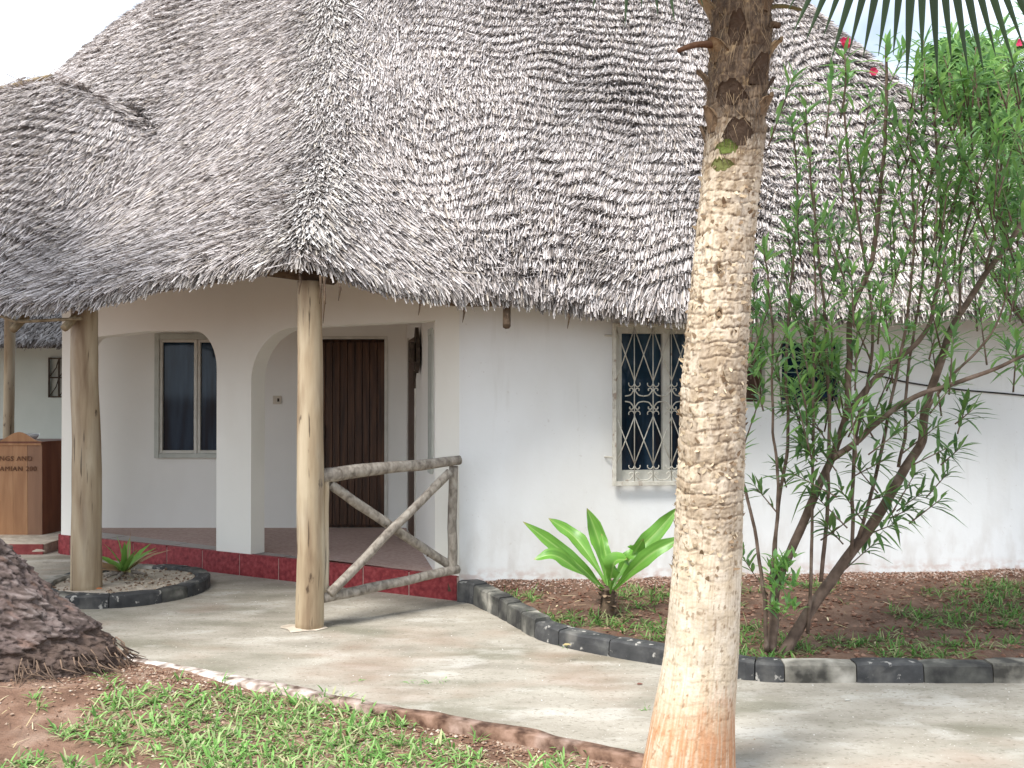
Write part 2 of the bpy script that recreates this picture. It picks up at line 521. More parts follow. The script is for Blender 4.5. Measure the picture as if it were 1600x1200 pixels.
# low, broken whitewashed edging on the lawn side of the path
T = nrm(np.gradient(EDGE_S, axis=0))
Nn = np.stack([T[:, 1], -T[:, 0], 0 * T[:, 0]], -1)
q = EDGE_S[14:-25]
tq, nq = T[14:-25], Nn[14:-25]
q2 = catmull(q, 14)
nq2 = nrm(catmull(nq, 14))
k = len(q2)
wl = .008 + .036 * fbm(q2 * 3, 9, 3)
hh = .002 + .008 * fbm(q2 * 4, 3, 4)
prof = []
for off, zz in ((.06, 0.002), (.055, 1.0), (-.2, .9), (-1.0, .35), (-1.15, -6)):
    o_ = np.where(off < 0, -off * wl, -off) if off < 0 else -off * np.ones(k) * (.5 + fbm(q2 * 5, 21, 2))
    z_ = hh * zz if zz > -1 else np.full(k, -.11)
    prof.append(q2 + nq2 * np.reshape(o_, (-1, 1)) + np.stack([0 * z_, 0 * z_, z_], -1) * 1.0)
V = np.stack(prof, 1).reshape(-1, 3)
wht = np.clip(.95 - (q2[:, 0] + 1.75) / 1.1, .05, .9)
wht = np.clip(wht * 1.05 - 1.2 * np.abs(fbm(q2 * 2.5, 23, 3) - .5) + .8 * (fbm(q2 * 4, 25, 3) - .5), 0, 1)[:, None]
ec = np.array([.20, .125, .09]) * (1 - wht) + np.array([.66, .62, .59]) * wht
ec = np.clip(ec, .04, .75)
np_mesh('path_edging', V, [grid_faces(k, 5)], M['edge'], None, np.repeat(ec, 5, 0), True, 'structure')

def edge_y(x):
    return np.interp(x, EDGE_S[:, 0], EDGE_S[:, 1])

# lawn soil, uneven, in front of the path
gx = np.arange(-5.2, 4.0, .03)
gy = np.linspace(0, 1, 120)
X, U = np.meshgrid(gx, gy, indexing='ij')
Yb = 1.6
Y = Yb + (edge_y(X) - .02 - Yb) * (1 - (1 - U) ** 1.0)
Zs = -.045 + .05 * (fbm(xyz(X * 2.2, Y * 2.2), 31, 5) - .5) + .018 * (fbm(xyz(X * 14, Y * 14), 37, 3) - .5)
mound = np.exp(-(((X + 3.0) / 1.25) ** 2 + ((Y - 5.6) / .75) ** 2))
Zs = Zs + .12 * mound
def soil_z(x, y):
    return -.045 + .05 * (fbm(xyz(x * 2.2, y * 2.2), 31, 5) - .5) + .12 * np.exp(-(((x + 3.0) / 1.25) ** 2 + ((y - 5.6) / .75) ** 2))
np_mesh('lawn_soil', np.stack([X, Y, Zs], -1).reshape(-1, 3), [grid_faces(len(gx), 120)], M['soil'], None, None, True, 'structure')

# ------------------------------------------------------------------ flower bed kerb, stone by stone
kp = [(-.43, 7.93)] + [tuple(GP(*p)[:2]) for p in [(733, 943), (758, 955), (780, 966), (808, 982), (832, 996), (870, 1009), (950, 1026), (1045, 1042), (1145, 1060), (1178, 1064), (1228, 1067)]]
kp = [np.array([a, b, 0.]) for a, b in kp] + [np.array([2.1, 5.70, 0]), np.array([3.0, 5.70, 0]), np.array([4.2, 5.73, 0]), np.array([5.6, 5.8, 0])]
KS = catmull(kp, 12)
seg = np.linalg.norm(np.diff(KS, axis=0), axis=1)
kcum = np.concatenate([[0], np.cumsum(seg)])
def kerb_at(s):
    return np.stack([np.interp(s, kcum, KS[:, i]) for i in range(3)], -1)
def kerb_s_of_px(px):
    pj = 800 + F * KS[:, 0] / KS[:, 1]
    return float(np.interp(px, pj, kcum))
joints = [0.0] + [kerb_s_of_px(p) for p in (738, 759, 777, 790, 812, 833, 871, 950, 1040, 1098, 1178, 1225, 1338, 1443, 1551)]
while joints[-1] < kcum[-1] - .5:
    joints.append(joints[-1] + random.uniform(.33, .42))
stone_mat = ['black_stone', 'grey_stone', 'grey_stone', 'grey_stone', 'grey_stone', 'grey_stone', 'black_stone', 'black_stone', 'black_stone', 'black_stone', 'black_stone', 'black_stone', 'white_stone', 'black_stone', 'grey_stone']
kerb = empty('flower_bed_kerb', tuple(kp[0]), 'low curved kerb of black and worn white painted blocks around the planted bed', 'kerb')
def kerb_block(s0, s1, m, parent, at, h, w, inward, zbase=-.03):
    n = 7
    ss = np.linspace(s0 + .003, s1 - .003, n)
    c = at(ss)
    c0 = at(ss - .01); c1 = at(ss + .01)
    t = nrm(c1 - c0)
    nn = inward(t)
    pr = [(0.0, zbase), (.003, h * .5), (.006, h - .012), (.018, h), (w - .015, h + .003), (w, h - .015), (w, zbase)]
    rows = []
    for i in range(n):
        e = .006 if i in (0, n - 1) else 0
        for o_, z_ in pr:
            jit = (vn(np.array([[c[i, 0] * 9 + o_ * 20, c[i, 1] * 9, z_ * 30]]), 4)[0] - .5) * .014
            rows.append(c[i] + nn[i] * (o_ + (jit if z_ > 0 else 0) + e) + np.array([0, 0, z_ - (e if z_ > .05 else 0) + jit * .5 * (z_ > .05)]))
    V = np.array(rows)
    k = len(pr)
    f = grid_faces(n, k)
    caps = []
    return np_mesh('kerb_stone', np.vstack([V]), [f, np.array([[0, 1, 5, 6], [1, 2, 4, 5], [(n - 1) * k, (n - 1) * k + 6, (n - 1) * k + 5, (n - 1) * k + 1], [(n - 1) * k + 1, (n - 1) * k + 5, (n - 1) * k + 4, (n - 1) * k + 2]]), np.array([[2, 3, 4], [(n - 1) * k + 2, (n - 1) * k + 4, (n - 1) * k + 3]])], m, parent, None, False)
inw = lambda t: np.stack([-t[:, 1], t[:, 0], 0 * t[:, 0]], -1)
for i in range(len(joints) - 1):
    mm = stone_mat[i] if i < len(stone_mat) else ('black_stone', 'white_stone')[i % 2]
    hgt = .105 if i > 5 else .13 + .006 * (5 - i)
    kerb_block(joints[i], joints[i + 1], M[mm], kerb, kerb_at, hgt + random.uniform(-.004, .004), .13, inw)
adopt(kerb)

# bed soil between kerb and wall
A = np.array([-.41, 7.97])                          # house corner
WD = nrm(np.array([4.66, .53]))                     # direction of the right-hand front wall
WN = np.array([WD[1], -WD[0]])                      # its outward normal
gx = np.arange(-.5, 5.5, .03)
ky = np.interp(gx, KS[:, 0], KS[:, 1]) + .06
wy = A[1] + (gx - A[0]) * WD[1] / WD[0] + .03
gv = np.linspace(0, 1, 90)
X = gx[:, None] * np.ones((1, 90))
Y = ky[:, None] + (np.maximum(wy - ky, .02))[:, None] * gv[None]
def bed_h(x, y):
    ky = np.interp(x, KS[:, 0], KS[:, 1]) + .06
    wy = A[1] + (x - A[0]) * WD[1] / WD[0] + .03
    v = np.clip((y - ky) / np.maximum(wy - ky, .02), 0, 1)
    return .065 + .085 * v ** 1.3 + .05 * (fbm(xyz(x * 2.5, y * 2.5), 41, 4) - .5) * (v > 0)
Z = bed_h(X, Y) + .03 * (fbm(xyz(X * 13, Y * 13), 47, 3) - .5)
np_mesh('flower_bed_soil', np.stack([X, Y, Z], -1).reshape(-1, 3), [grid_faces(len(gx), 90)], M['bed'], None, None, True, 'structure')

def pebbles(name, x, y, z, r, cols, m, label=None):
    """small angular clods"""
    n = len(x)
    base = np.array([[1, 0, 0], [-1, 0, 0], [0, 1, 0], [0, -1, 0], [0, 0, 1], [0, 0, -1]], float)
    f = np.array([[0, 2, 4], [2, 1, 4], [1, 3, 4], [3, 0, 4], [2, 0, 5], [1, 2, 5], [3, 1, 5], [0, 3, 5]])
    a = RNG.uniform(0, 2 * np.pi, n)
    sc = r[:, None, None] * RNG.uniform(.55, 1.25, (n, 6, 1)) * np.array([1, 1, .7])
    V = base[None] * sc
    c, s = np.cos(a)[:, None], np.sin(a)[:, None]
    V = np.stack([V[..., 0] * c - V[..., 1] * s, V[..., 0] * s + V[..., 1] * c, V[..., 2]], -1)
    V += np.stack([x, y, z], -1)[:, None]
    return np_mesh(name, V.reshape(-1, 3), [(np.arange(n)[:, None, None] * 6 + f[None]).reshape(-1, 3)], m, None, np.repeat(cols, 6, 0), False, 'stuff')

# rubble strip at the foot of the wall and clods over both soils
n = 5200
x = RNG.uniform(-.25, 5.3, n)
dist = np.abs(RNG.normal(0, .16, n))
y = A[1] + (x - A[0]) * WD[1] / WD[0] - .01 - dist
ok = y > np.interp(x, KS[:, 0], KS[:, 1]) + .1
x, y, dist = x[ok], y[ok], dist[ok]
pal = np.array([(.30, .19, .145), (.34, .24, .19), (.20, .11, .08), (.42, .34, .29), (.15, .08, .055)])
pebbles('wall_foot_rubble', x, y, bed_h(x, y) + .006, RNG.uniform(.003, .013, len(x)), pal[RNG.integers(0, 5, len(x))] * RNG.uniform(.8, 1.1, (len(x), 1)), M['gravel'])
n = 5000
x = RNG.uniform(-.2, 5.3, n); y = RNG.uniform(5.75, 8.3, n)
ok = (y > np.interp(x, KS[:, 0], KS[:, 1]) + .14) & (y < A[1] + (x - A[0]) * WD[1] / WD[0] - .05)
x, y = x[ok], y[ok]
pal2 = np.array([(.17, .085, .055), (.12, .058, .037), (.25, .15, .105)])
pebbles('bed_clods', x, y, bed_h(x, y) + .004, RNG.uniform(.004, .022, len(x)) ** 1.0, pal2[RNG.integers(0, 3, len(x))], M['gravel'])
n = 9000
x = RNG.uniform(-3.4, 1.2, n)
y = edge_y(x) - .06 - np.abs(RNG.normal(0, .55, n))
ok = y > 3.9
x, y = x[ok], y[ok]
pal3 = np.array([(.22, .13, .085), (.16, .085, .055), (.32, .23, .17), (.5, .42, .34), (.42, .3, .22)])
pebbles('lawn_clods', x, y, soil_z(x, y) + .004, RNG.uniform(.003, .013, len(x)), pal3[RNG.choice(5, len(x), p=[.33, .27, .2, .08, .12])], M['gravel'])

n = 1500
x = RNG.uniform(-4.5, 4.5, n); y = RNG.uniform(3.0, 9.5, n)
ok = (y > edge_y(x) + .04) & (y < np.where(x < -.4, 8.0 - (x + .4) * .57, np.interp(x, KS[:, 0], KS[:, 1]) - .03))
ok &= ~((x > -3.95) & (x < -2.4) & (y > 7.55))
x, y = x[ok], y[ok]
gcol = np.array([(.55, .52, .46), (.20, .17, .13), (.34, .26, .19), (.66, .63, .58)])
pebbles('path_grit', x, y, 0 * x + .001, RNG.uniform(.0015, .006, len(x)), gcol[RNG.integers(0, 4, len(x))], M['gravel'])

# ------------------------------------------------------------------ the house
house = empty('thatched_house', (A[0], A[1], 0), 'white bungalow with steep thatched roof and arched veranda', 'house')
FD = np.array([-.869, .495])           # along the veranda front, going left
FN = np.array([-.495, -.869])          # outward
def fpt(s, z, inn=0.0):
    p = A + FD * s - FN * inn
    return (p[0], p[1], z)
FLOOR = .19
TOPZ = 2.75

# veranda front with its two arched openings
def arch_outline():
    o = [(0, FLOOR), (0, TOPZ), (4.75, TOPZ), (4.75, FLOOR), (4.45, FLOOR), (4.45, 1.99)]
    for a in np.linspace(0, math.pi / 2, 9)[1:]:
        o.append((4.45 - .18 * (1 - math.cos(a)), 1.99 + .18 * math.sin(a)))
    o.append((3.5, 2.205))
    for a in np.linspace(math.pi / 2, 0, 10):
        o.append((2.60 + .30 * (1 - math.cos(a)), 1.83 + .36 * math.sin(a)))
    o += [(2.60, FLOOR), (2.18, FLOOR)]
    for a in np.linspace(0, math.pi / 2, 13):
        o.append((2.18 - .50 * (1 - math.cos(a)), 1.72 + .46 * math.sin(a)))
    o += [(.226, 2.19), (.226, FLOOR)]
    return o
bm = bmesh.new()
out = arch_outline()
fv = [bm.verts.new(fpt(s, z)) for s, z in out]
bv = [bm.verts.new(fpt(s, z, .17)) for s, z in out]
bm.faces.new(fv)
bm.faces.new(bv[::-1])
for i in range(len(out)):
    j = (i + 1) % len(out)
    bm.faces.new([fv[i], bv[i], bv[j], fv[j]])
bm.normal_update()
bmesh.ops.triangulate(bm, faces=[f for f in bm.faces if len(f.verts) > 4])
bm_obj('arcade_wall', bm, M['cream'], house)

def wall_open(name, o, d, L, z0, z1, th, openings, m, parent, nrm_out):
    """straight wall with rectangular openings: front face at o + d*s, thickness away from nrm_out"""
    ss = sorted({0, L, *[v for q in openings for v in q[:2]]})
    zs = sorted({z0, z1, *[v for q in openings for v in q[2:]]})
    bm = bmesh.new()
    def pt(s, z, k):
        p = np.array(o) + np.array(d) * s - np.array(nrm_out) * (th if k else 0)
        return (p[0], p[1], z)
    cache = {}
    def v(s, z, k):
        key = (round(s, 4), round(z, 4), k)
        if key not in cache:
            cache[key] = bm.verts.new(pt(s, z, k))
        return cache[key]
    solid = {}
    for i in range(len(ss) - 1):
        for j in range(len(zs) - 1):
            cs, cz = (ss[i] + ss[i + 1]) / 2, (zs[j] + zs[j + 1]) / 2
            solid[i, j] = not any(q[0] < cs < q[1] and q[2] < cz < q[3] for q in openings)
    for (i, j), on in solid.items():
        if not on:
            continue
        a, b, c, e = ss[i], ss[i + 1], zs[j], zs[j + 1]
        for k in (0, 1):
            bm.faces.new([v(a, c, k), v(b, c, k), v(b, e, k), v(a, e, k)])
        for (di, dj, p, q) in ((-1, 0, (a, c), (a, e)), (1, 0, (b, c), (b, e)), (0, -1, (a, c), (b, c)), (0, 1, (a, e), (b, e))):
            if not solid.get((i + di, j + dj), False):
                bm.faces.new([v(*p, 0), v(*q, 0), v(*q, 1), v(*p, 1)])
    return bm_obj(name, bm, m, parent)

def ws(px):
    """distance along the right front wall of photo column px"""
    k = (px - 800) / F
    return (k * A[1] - A[0]) / (WD[0] - k * WD[1])
def wpt(s, z, out=0.0):
    p = A + WD * s + WN * out
    return (p[0], p[1], z)
W1 = (ws(962), ws(1122), .915, 2.14)
W2 = (ws(1165), ws(1318), 1.50, 2.06)
wall_open('front_wall', A, WD, 5.35, -.05, 2.5, .2, [W1, W2], M['white'], house, WN)
# side and back of the house (seen only from elsewhere)
e2 = A + WD * 5.35
e3 = e2 + np.array([-.3, 5.2])
wall_open('gable_wall', e2 - WN * .2, nrm(e3 - e2), 5.0, -.05, 2.3, .2, [], M['white'], house, np.array([1, 0]))
box('rear_wall', (.2, 13.5, 1.1), 9.2, .2, 2.4, M['white'], house)

# veranda: back wall, side wall, floor, ceiling
BY = 10.97
def bx(px):
    return (px - 800) / F * BY
DOOR = (bx(492), bx(604), FLOOR, 2.20)
WIN = (bx(244), bx(374), .93, 2.25)
x0 = -4.72
wall_open('veranda_back_wall', (x0, BY), (1, 0), -1.13 - x0 + .4, .0, TOPZ, .15, [(DOOR[0] - x0, DOOR[1] - x0, 0.0, DOOR[3]), (WIN[0] - x0, WIN[1] - x0, WIN[2], WIN[3])], M['inner'], house, np.array([0, -1]))
S0, S1 = np.array([-.60, 8.12]), np.array([-1.13, 10.965])
SD = nrm(S1 - S0)
SN = np.array([-SD[1], SD[0]])
SL = float(np.linalg.norm(S1 - S0))
def ss_of(px):
    k = (px - 800) / F
    return (k * S0[1] - S0[0]) / (SD[0] - k * SD[1])
SW = (.22, ss_of(672), .98, 2.12)
SDR = (ss_of(650), ss_of(638.5), FLOOR, 2.17)
wall_open('veranda_side_wall', S0, SD, SL, .0, TOPZ, .12, [SW, (SDR[0], SDR[1], 0.0, SDR[3])], M['inner'], house, SN)
floor_poly = [fpt(.0, 0, .02)[:2], fpt(4.75, 0, .02)[:2], (-4.72, BY), (-1.13, BY), tuple(S0), ]
sheet_floor = [(p[0], p[1]) for p in floor_poly]
bm = bmesh.new()
tv = [bm.verts.new((x, y, FLOOR - .012)) for x, y in sheet_floor]
bm.faces.new(tv)
bm_obj('floor_bed', bm, M['grout'], house)
bm = bmesh.new()
tv = [bm.verts.new((x, y, 2.62)) for x, y in [(-.2, 8.2), fpt(4.75, 0, .1)[:2], (-4.72, BY + .1), (-.9, BY + .1)]]
bm.faces.new(tv)
bm_obj('ceiling', bm, M['ceiling'], house)

def clip_poly(sub, cl):
    cl = [np.array(c[:2]) for c in cl]
    area = sum(cl[i][0] * cl[(i + 1) % len(cl)][1] - cl[(i + 1) % len(cl)][0] * cl[i][1] for i in range(len(cl)))
    if area < 0:
        cl = cl[::-1]
    outp = [np.array(s) for s in sub]
    for i in range(len(cl)):
        a, b = cl[i], cl[(i + 1) % len(cl)]
        e = b - a
        inp, outp = outp, []
        for k in range(len(inp)):
            p, q = inp[k - 1], inp[k]
            sp = e[0] * (p[1] - a[1]) - e[1] * (p[0] - a[0])
            sq = e[0] * (q[1] - a[1]) - e[1] * (q[0] - a[0])
            if (sp >= 0) != (sq >= 0):
                outp.append(p + (q - p) * (sp / (sp - sq)))
            if sq >= 0:
                outp.append(q)
        if not outp:
            return []
    return outp
PT = .459
convex = [fpt(.0, 0, .02)[:2], fpt(4.75, 0, .02)[:2], (-4.72, BY - .002), (-1.13, BY - .002), (S0[0], S0[1])]
for i in range(-1, 12):
    for j in range(-1, 8):
        o = A + FD * (i * PT) - FN * (.02 + j * PT)
        c = [o + FD * .003 - FN * .003, o + FD * (PT - .003) - FN * .003, o + FD * (PT - .003) - FN * (PT - .003), o + FD * .003 - FN * (PT - .003)]
        pl = clip_poly(c, convex)
        if len(pl) < 3:
            continue
        bm = bmesh.new()
        zz = FLOOR + random.uniform(-.001, .001)
        t_ = [bm.verts.new((p[0], p[1], zz)) for p in pl]
        b_ = [bm.verts.new((p[0], p[1], FLOOR - .02)) for p in pl]
        try:
            bm.faces.new(t_)
        except ValueError:
            continue
        for q in range(len(pl)):
            bm.faces.new([t_[q], b_[q], b_[(q + 1) % len(pl)], t_[(q + 1) % len(pl)]])
        bm_obj('floor_tile', bm, M['floor_tile'], house)
# plinth faced with red tiles
PLH = FLOOR + .004
bm = bmesh.new()
c4 = [fpt(0.0, -.1, -.006), fpt(4.75, -.1, -.006), fpt(4.75, -.1, .16), fpt(0.0, -.1, .16)]
lo = [bm.verts.new(p) for p in c4]
hi = [bm.verts.new((p[0], p[1], PLH - .012)) for p in c4]
bm.faces.new(hi)
for i in range(4):
    bm.faces.new([lo[i], lo[(i + 1) % 4], hi[(i + 1) % 4], hi[i]])
bm_obj('plinth', bm, M['grout'], house)
s = 0.012
while s < 4.74:
    e = min(s + PT, 4.76)
    bm = bmesh.new()
    a, b = s + .0055, e - .0055
    vs = []
    for (q, inn, z) in ((a, -.012, -.04), (b, -.012, -.04), (b, -.012, PLH), (a, -.012, PLH), (a, .03, -.04), (b, .03, -.04), (b, .03, PLH), (a, .03, PLH)):
        vs.append(bm.verts.new(fpt(q, z, inn)))
    for f in ((0, 1, 2, 3), (4, 7, 6, 5), (0, 4, 5, 1), (3, 2, 6, 7), (0, 3, 7, 4), (1, 5, 6, 2)):
        bm.faces.new([vs[k] for k in f])
    bm_obj('plinth_tile', bm, M['tile'], house, bevel=.003)
    s += PT
# left return of the plinth
s0 = fpt(4.765, 0, .0)
box('plinth_tile', (s0[0] - .012, s0[1] + .25, .075), .02, .44, .235, M['tile'], house, rot=-.05, bevel=.003)

def window_back(name, x0, x1, z0, z1, y, panes, parent):
    """window in a wall facing the camera (-Y)"""
    fr = 0.05
    w = bpy.data.objects.new(name, None); link(w, parent)
    def part(nm, a, b, c, d, yy, th, m):
        return box(nm, ((a + b) / 2, yy, (c + d) / 2), b - a, th, d - c, m, w, bevel=.004)
    part('frame', x0, x0 + fr, z0, z1, y, .10, M['frame'])
    part('frame', x1 - fr, x1, z0, z1, y, .10, M['frame'])
    part('frame', x0 + fr, x1 - fr, z1 - fr * 1.2, z1, y, .096, M['frame'])
    part('frame', x0 + fr, x1 - fr, z0, z0 + fr, y, .096, M['frame'])
    a, b, c, d = x0 + fr, x1 - fr, z0 + fr, z1 - fr * 1.2
    mid = (a + b) / 2
    for p, q in ((a, mid), (mid, b)):
        sw = .032
        bm = bmesh.new()
        for (u0, u1, v0, v1) in ((p, p + sw, c, d), (q - sw, q, c, d), (p + sw, q - sw, d - sw, d), (p + sw, q - sw, c, c + sw)):
            add_box(bm, ((u0 + u1) / 2, y - .012 + (.014 if p == mid else 0), (v0 + v1) / 2), u1 - u0, .04, v1 - v0)
        bm_obj('sash', bm, M['frame_pale'], w, bevel=.003)
        part('pane', p + sw, q - sw, c + sw, d - sw, y + .006 + (.012 if p == mid else 0), .006, M['glass'])
    return w
window_back('window', WIN[0] - .004, WIN[1] + .004, WIN[2] - .004, WIN[3] + .004, BY + .0, 2, house)

# veranda door of vertical boards
dr = bpy.data.objects.new('door', None); link(dr, house)
nb = 9
dw = DOOR[1] - DOOR[0] - .05
for i in range(nb):
    a = DOOR[0] + .025 + dw * i / nb
    box('door_board', (a + dw / nb / 2, BY + .05 + random.uniform(-.002, .002), (FLOOR + DOOR[3]) / 2 - .01), dw / nb - .005, .035, DOOR[3] - FLOOR - .05, M['door'], dr, bevel=.004)
box('door_backing', ((DOOR[0] + DOOR[1]) / 2, BY + .10, (FLOOR + DOOR[3]) / 2 + .01), dw + .12, .012, DOOR[3] - FLOOR + .06, M['door'], dr)
box('handle', (DOOR[0] + .09, BY + .022, 1.2), .03, .03, .13, M['ornament'], dr, bevel=.006)
fm = bpy.data.objects.new('door_frame', None); link(fm, house)
for (a, b, c, d) in ((DOOR[0] - .01, DOOR[0] + .022, FLOOR, DOOR[3]), (DOOR[1] - .022, DOOR[1] + .01, FLOOR, DOOR[3]), (DOOR[0] - .01, DOOR[1] + .01, DOOR[3] + .001, DOOR[3] + .03)):
    box('jamb', ((a + b) / 2, BY + .05, (c + d) / 2), b - a, .12, d - c, M['frame_pale'], fm)
# side-wall door and window seen edge on
def spt(s, z, out=0.0):
    p = S0 + SD * s + SN * out
    return (p[0], p[1], z)
rotS = math.atan2(SD[1], SD[0])
sdoor = bpy.data.objects.new('side_door', None); link(sdoor, house)
for i in range(6):
    a = SDR[0] + (SDR[1] - SDR[0]) * (i + .5) / 6
    box('door_board', spt(a, (FLOOR + SDR[3]) / 2, -.008), (SDR[1] - SDR[0]) / 6 - .004, .03, SDR[3] - FLOOR - .01, M['door'], sdoor, rot=rotS)
for a in (SDR[0] + .0, SDR[1]):
    box('jamb', spt(a, (FLOOR + SDR[3]) / 2, .0), .05, .03, SDR[3] - FLOOR + .04, M['frame_pale'], sdoor, rot=rotS)
swin = bpy.data.objects.new('side_window', None); link(swin, house)
for a in (SW[0], (SW[0] + SW[1]) / 2, SW[1]):
    box('frame', spt(a, (SW[2] + SW[3]) / 2, -.0), .05, .034, SW[3] - SW[2] + .02, M['frame'], swin, rot=rotS)
for z in (SW[2], SW[3]):
    box('frame', spt((SW[0] + SW[1]) / 2, z, -.0), SW[1] - SW[0] - .05, .048, .05, M['frame'], swin, rot=rotS)
box('pane', spt((SW[0] + SW[1]) / 2, (SW[2] + SW[3]) / 2, -.0), SW[1] - SW[0], .01, SW[3] - SW[2], M['glass'], swin, rot=rotS)
# light switch
sp = P(433, 625, BY - .008)
sw_ = box('light_switch', tuple(sp), .09, .016, .09, M['plastic'], house, bevel=.005)
box('rocker', (sp[0] + .015, sp[1] - .011, sp[2]), .02, .008, .035, M['ornament'], sw_)

# right-hand front window with wrought grille
rotW = math.atan2(WD[1], WD[0])
def wbox(name, s0, s1, z0, z1, out, th, m, parent, bevel=.003):
    return box(name, wpt((s0 + s1) / 2, (z0 + z1) / 2, out), s1 - s0, th, z1 - z0, m, parent, rot=rotW, bevel=bevel)
fw = bpy.data.objects.new('front_window', None); link(fw, house)
a, b, c, d = W1
wbox('frame', a, a + .055, c, d, -.07, .09, M['frame_pale'], fw)
wbox('frame', b - .055, b, c, d, -.07, .09, M['frame_pale'], fw)
wbox('frame', a + .055, b - .055, d - .05, d, -.07, .088, M['frame_pale'], fw)
wbox('frame', a + .055, b - .055, c, c + .085, -.07, .088, M['frame_pale'], fw)
mid = (a + b) / 2
wbox('mullion', mid - .03, mid + .03, c + .085, d - .05, -.06, .06, M['frame_pale'], fw)
wbox('pane', a + .055, mid - .03, c + .085, d - .05, -.085, .008, M['glass'], fw, 0)
wbox('pane', mid + .03, b - .055, c + .085, d - .05, -.085, .008, M['glass'], fw, 0)
gr = bpy.data.objects.new('window_grille', None); link(gr, house)
ga, gb, gc, gd = ws(955), ws(1129), .885, 2.165
GO = .05
wbox('grille_frame', ga, ga + .028, gc, gd, GO, .03, M['grille'], gr)
wbox('grille_frame', gb - .028, gb, gc, gd, GO, .03, M['grille'], gr)
wbox('grille_frame', ga + .028, gb - .028, gd - .028, gd, GO, .028, M['grille'], gr)
wbox('grille_frame', ga + .028, gb - .028, gc, gc + .034, GO, .028, M['grille'], gr)
def gline(pts, r=.0045):
    return [wpt(s, z, GO) for s, z in pts], r
zi = lambda py: float(P(989, py, 8.12)[2])
cols_px = [960.5, 989, 1018, 1046.5, 1075, 1103.5]
cs = [ws(p) for p in cols_px] + [ws(1132)]
pitch = cs[2] - cs[1]
def obj_tube(name, pts, r, parent, sides=5):
    V, fq, ft = tube_arrays(pts, r, sides)
    return np_mesh(name, V, [fq, ft], M['grille'], parent)
for s in cs[1:-1]:
    obj_tube('bar', *gline([(s, gc + .03), (s, gd - .02)]), gr)
zt, z1_, z2_, zb = zi(513), zi(596), zi(650), zi(725)
def arc(c0, r, a0, a1, n=9):
    return [(c0[0] + r * math.cos(t), c0[1] + r * math.sin(t)) for t in np.linspace(a0, a1, n)]
for i, s in enumerate(cs[:-1]):
    s2 = s + pitch
    m_ = (s + s2) / 2
    for (h0, h1) in ((zt, z1_), (z2_, zb)):
        hm = (h0 + h1) / 2
        for pts in ([(s, h0), (s2, h1)], [(s2, h0), (s, h1)]):
            if s2 > gb: continue
            # crossing diamonds, each bar its own rod
            p_, r_ = gline(pts)
            obj_tube('diagonal_bar', p_, r_, gr, 4)
for s in cs[1:-1]:
    for sg in (-1, 1):
        for zc, fl in ((zi(600), 1), (zi(646), -1), (zi(728), 1), (zi(519), -1)):
            r0 = .021
            pts = arc((s + sg * (r0 + .004), zc), r0, math.pi / 2 + sg * math.pi / 2, math.pi / 2 + sg * math.pi / 2 + sg * fl * math.pi * 1.15)
            p_, r_ = gline(pts, .004)
            obj_tube('scroll', p_, r_, gr, 4)
        for zc, fl in ((zi(610), 1), (zi(636), -1), (zi(741), 1)):
            r0 = .020
            pts = [(s + sg * pitch * .5, zc - fl * .045), (s + sg * pitch * .25, zc - fl * .038), (s + sg * .018, zc - fl * .018), (s + sg * .008, zc), (s + sg * .02, zc + fl * .018), (s + sg * .038, zc + fl * .01), (s + sg * .036, zc - fl * .004)]
            q3 = catmull([(u, v, 0) for u, v in pts], 4)
            p_, r_ = gline([(u, v) for u, v, _ in q3], .005)
            obj_tube('scroll', p_, r_, gr, 4)
for z in (zi(525), zi(714)):
    obj_tube('grille_lug', [wpt(ga + .004, z, GO), wpt(ga - .05, z + .003, .02), wpt(ga - .05, z + .003, -.01)], .008, gr)

# small high window with louvres, further right
sw2 = bpy.data.objects.new('louvre_window', None); link(sw2, house)
a, b, c, d = W2
l1, l2 = ws(1196), ws(1222)
wbox('frame', a, b, c, c + .045, -.05, .1, M['frame_pale'], sw2)
wbox('frame', a, b, d - .04, d, -.05, .1, M['frame_pale'], sw2)
wbox('mullion', l1, l2, c + .045, d - .04, -.05, .096, M['frame_pale'], sw2)
wbox('frame', b - .03, b, c + .045, d - .04, -.05, .096, M['frame_pale'], sw2)
wbox('pane', a, l1, c + .045, d - .04, -.1, .008, M['door'], sw2, 0)
wbox('pane', l2, b - .03, c + .045, d - .04, -.13, .008, M['glass'], sw2, 0)
nl = 6
for i in range(nl):
    z = c + .06 + (d - c - .1) * (i + .3) / nl
    bm = bmesh.new()
    p0, p1 = wpt(l2 + .004, z, -.02), wpt(b - .034, z, -.02)
    p2, p3 = wpt(b - .034, z + .075, -.075), wpt(l2 + .004, z + .075, -.075)
    f_ = [bm.verts.new(p) for p in (p0, p1, p2, p3)]
    g_ = [bm.verts.new((p[0], p[1] + .003, p[2] + .005)) for p in (p0, p1, p2, p3)]
    bm.faces.new(f_); bm.faces.new(g_[::-1])
    for q in range(4):
        bm.faces.new([f_[q], f_[(q + 1) % 4], g_[(q + 1) % 4], g_[q]])
    bm_obj('louvre_slat', bm, M['glass'], sw2)
# cable stapled to the wall
cpx = [(1318, 575), (1360, 584), (1420, 598), (1500, 609), (1600, 618), (1800, 640)]
cpts = [wpt(ws(x), float(P(x, y, A[1] + ws(x) * WD[1])[2]), .012) for x, y in cpx]
V, fq, ft = tube_arrays(catmull(cpts, 5), .007, 6)
np_mesh('wall_cable', V, [fq, ft], M['cable'], house)

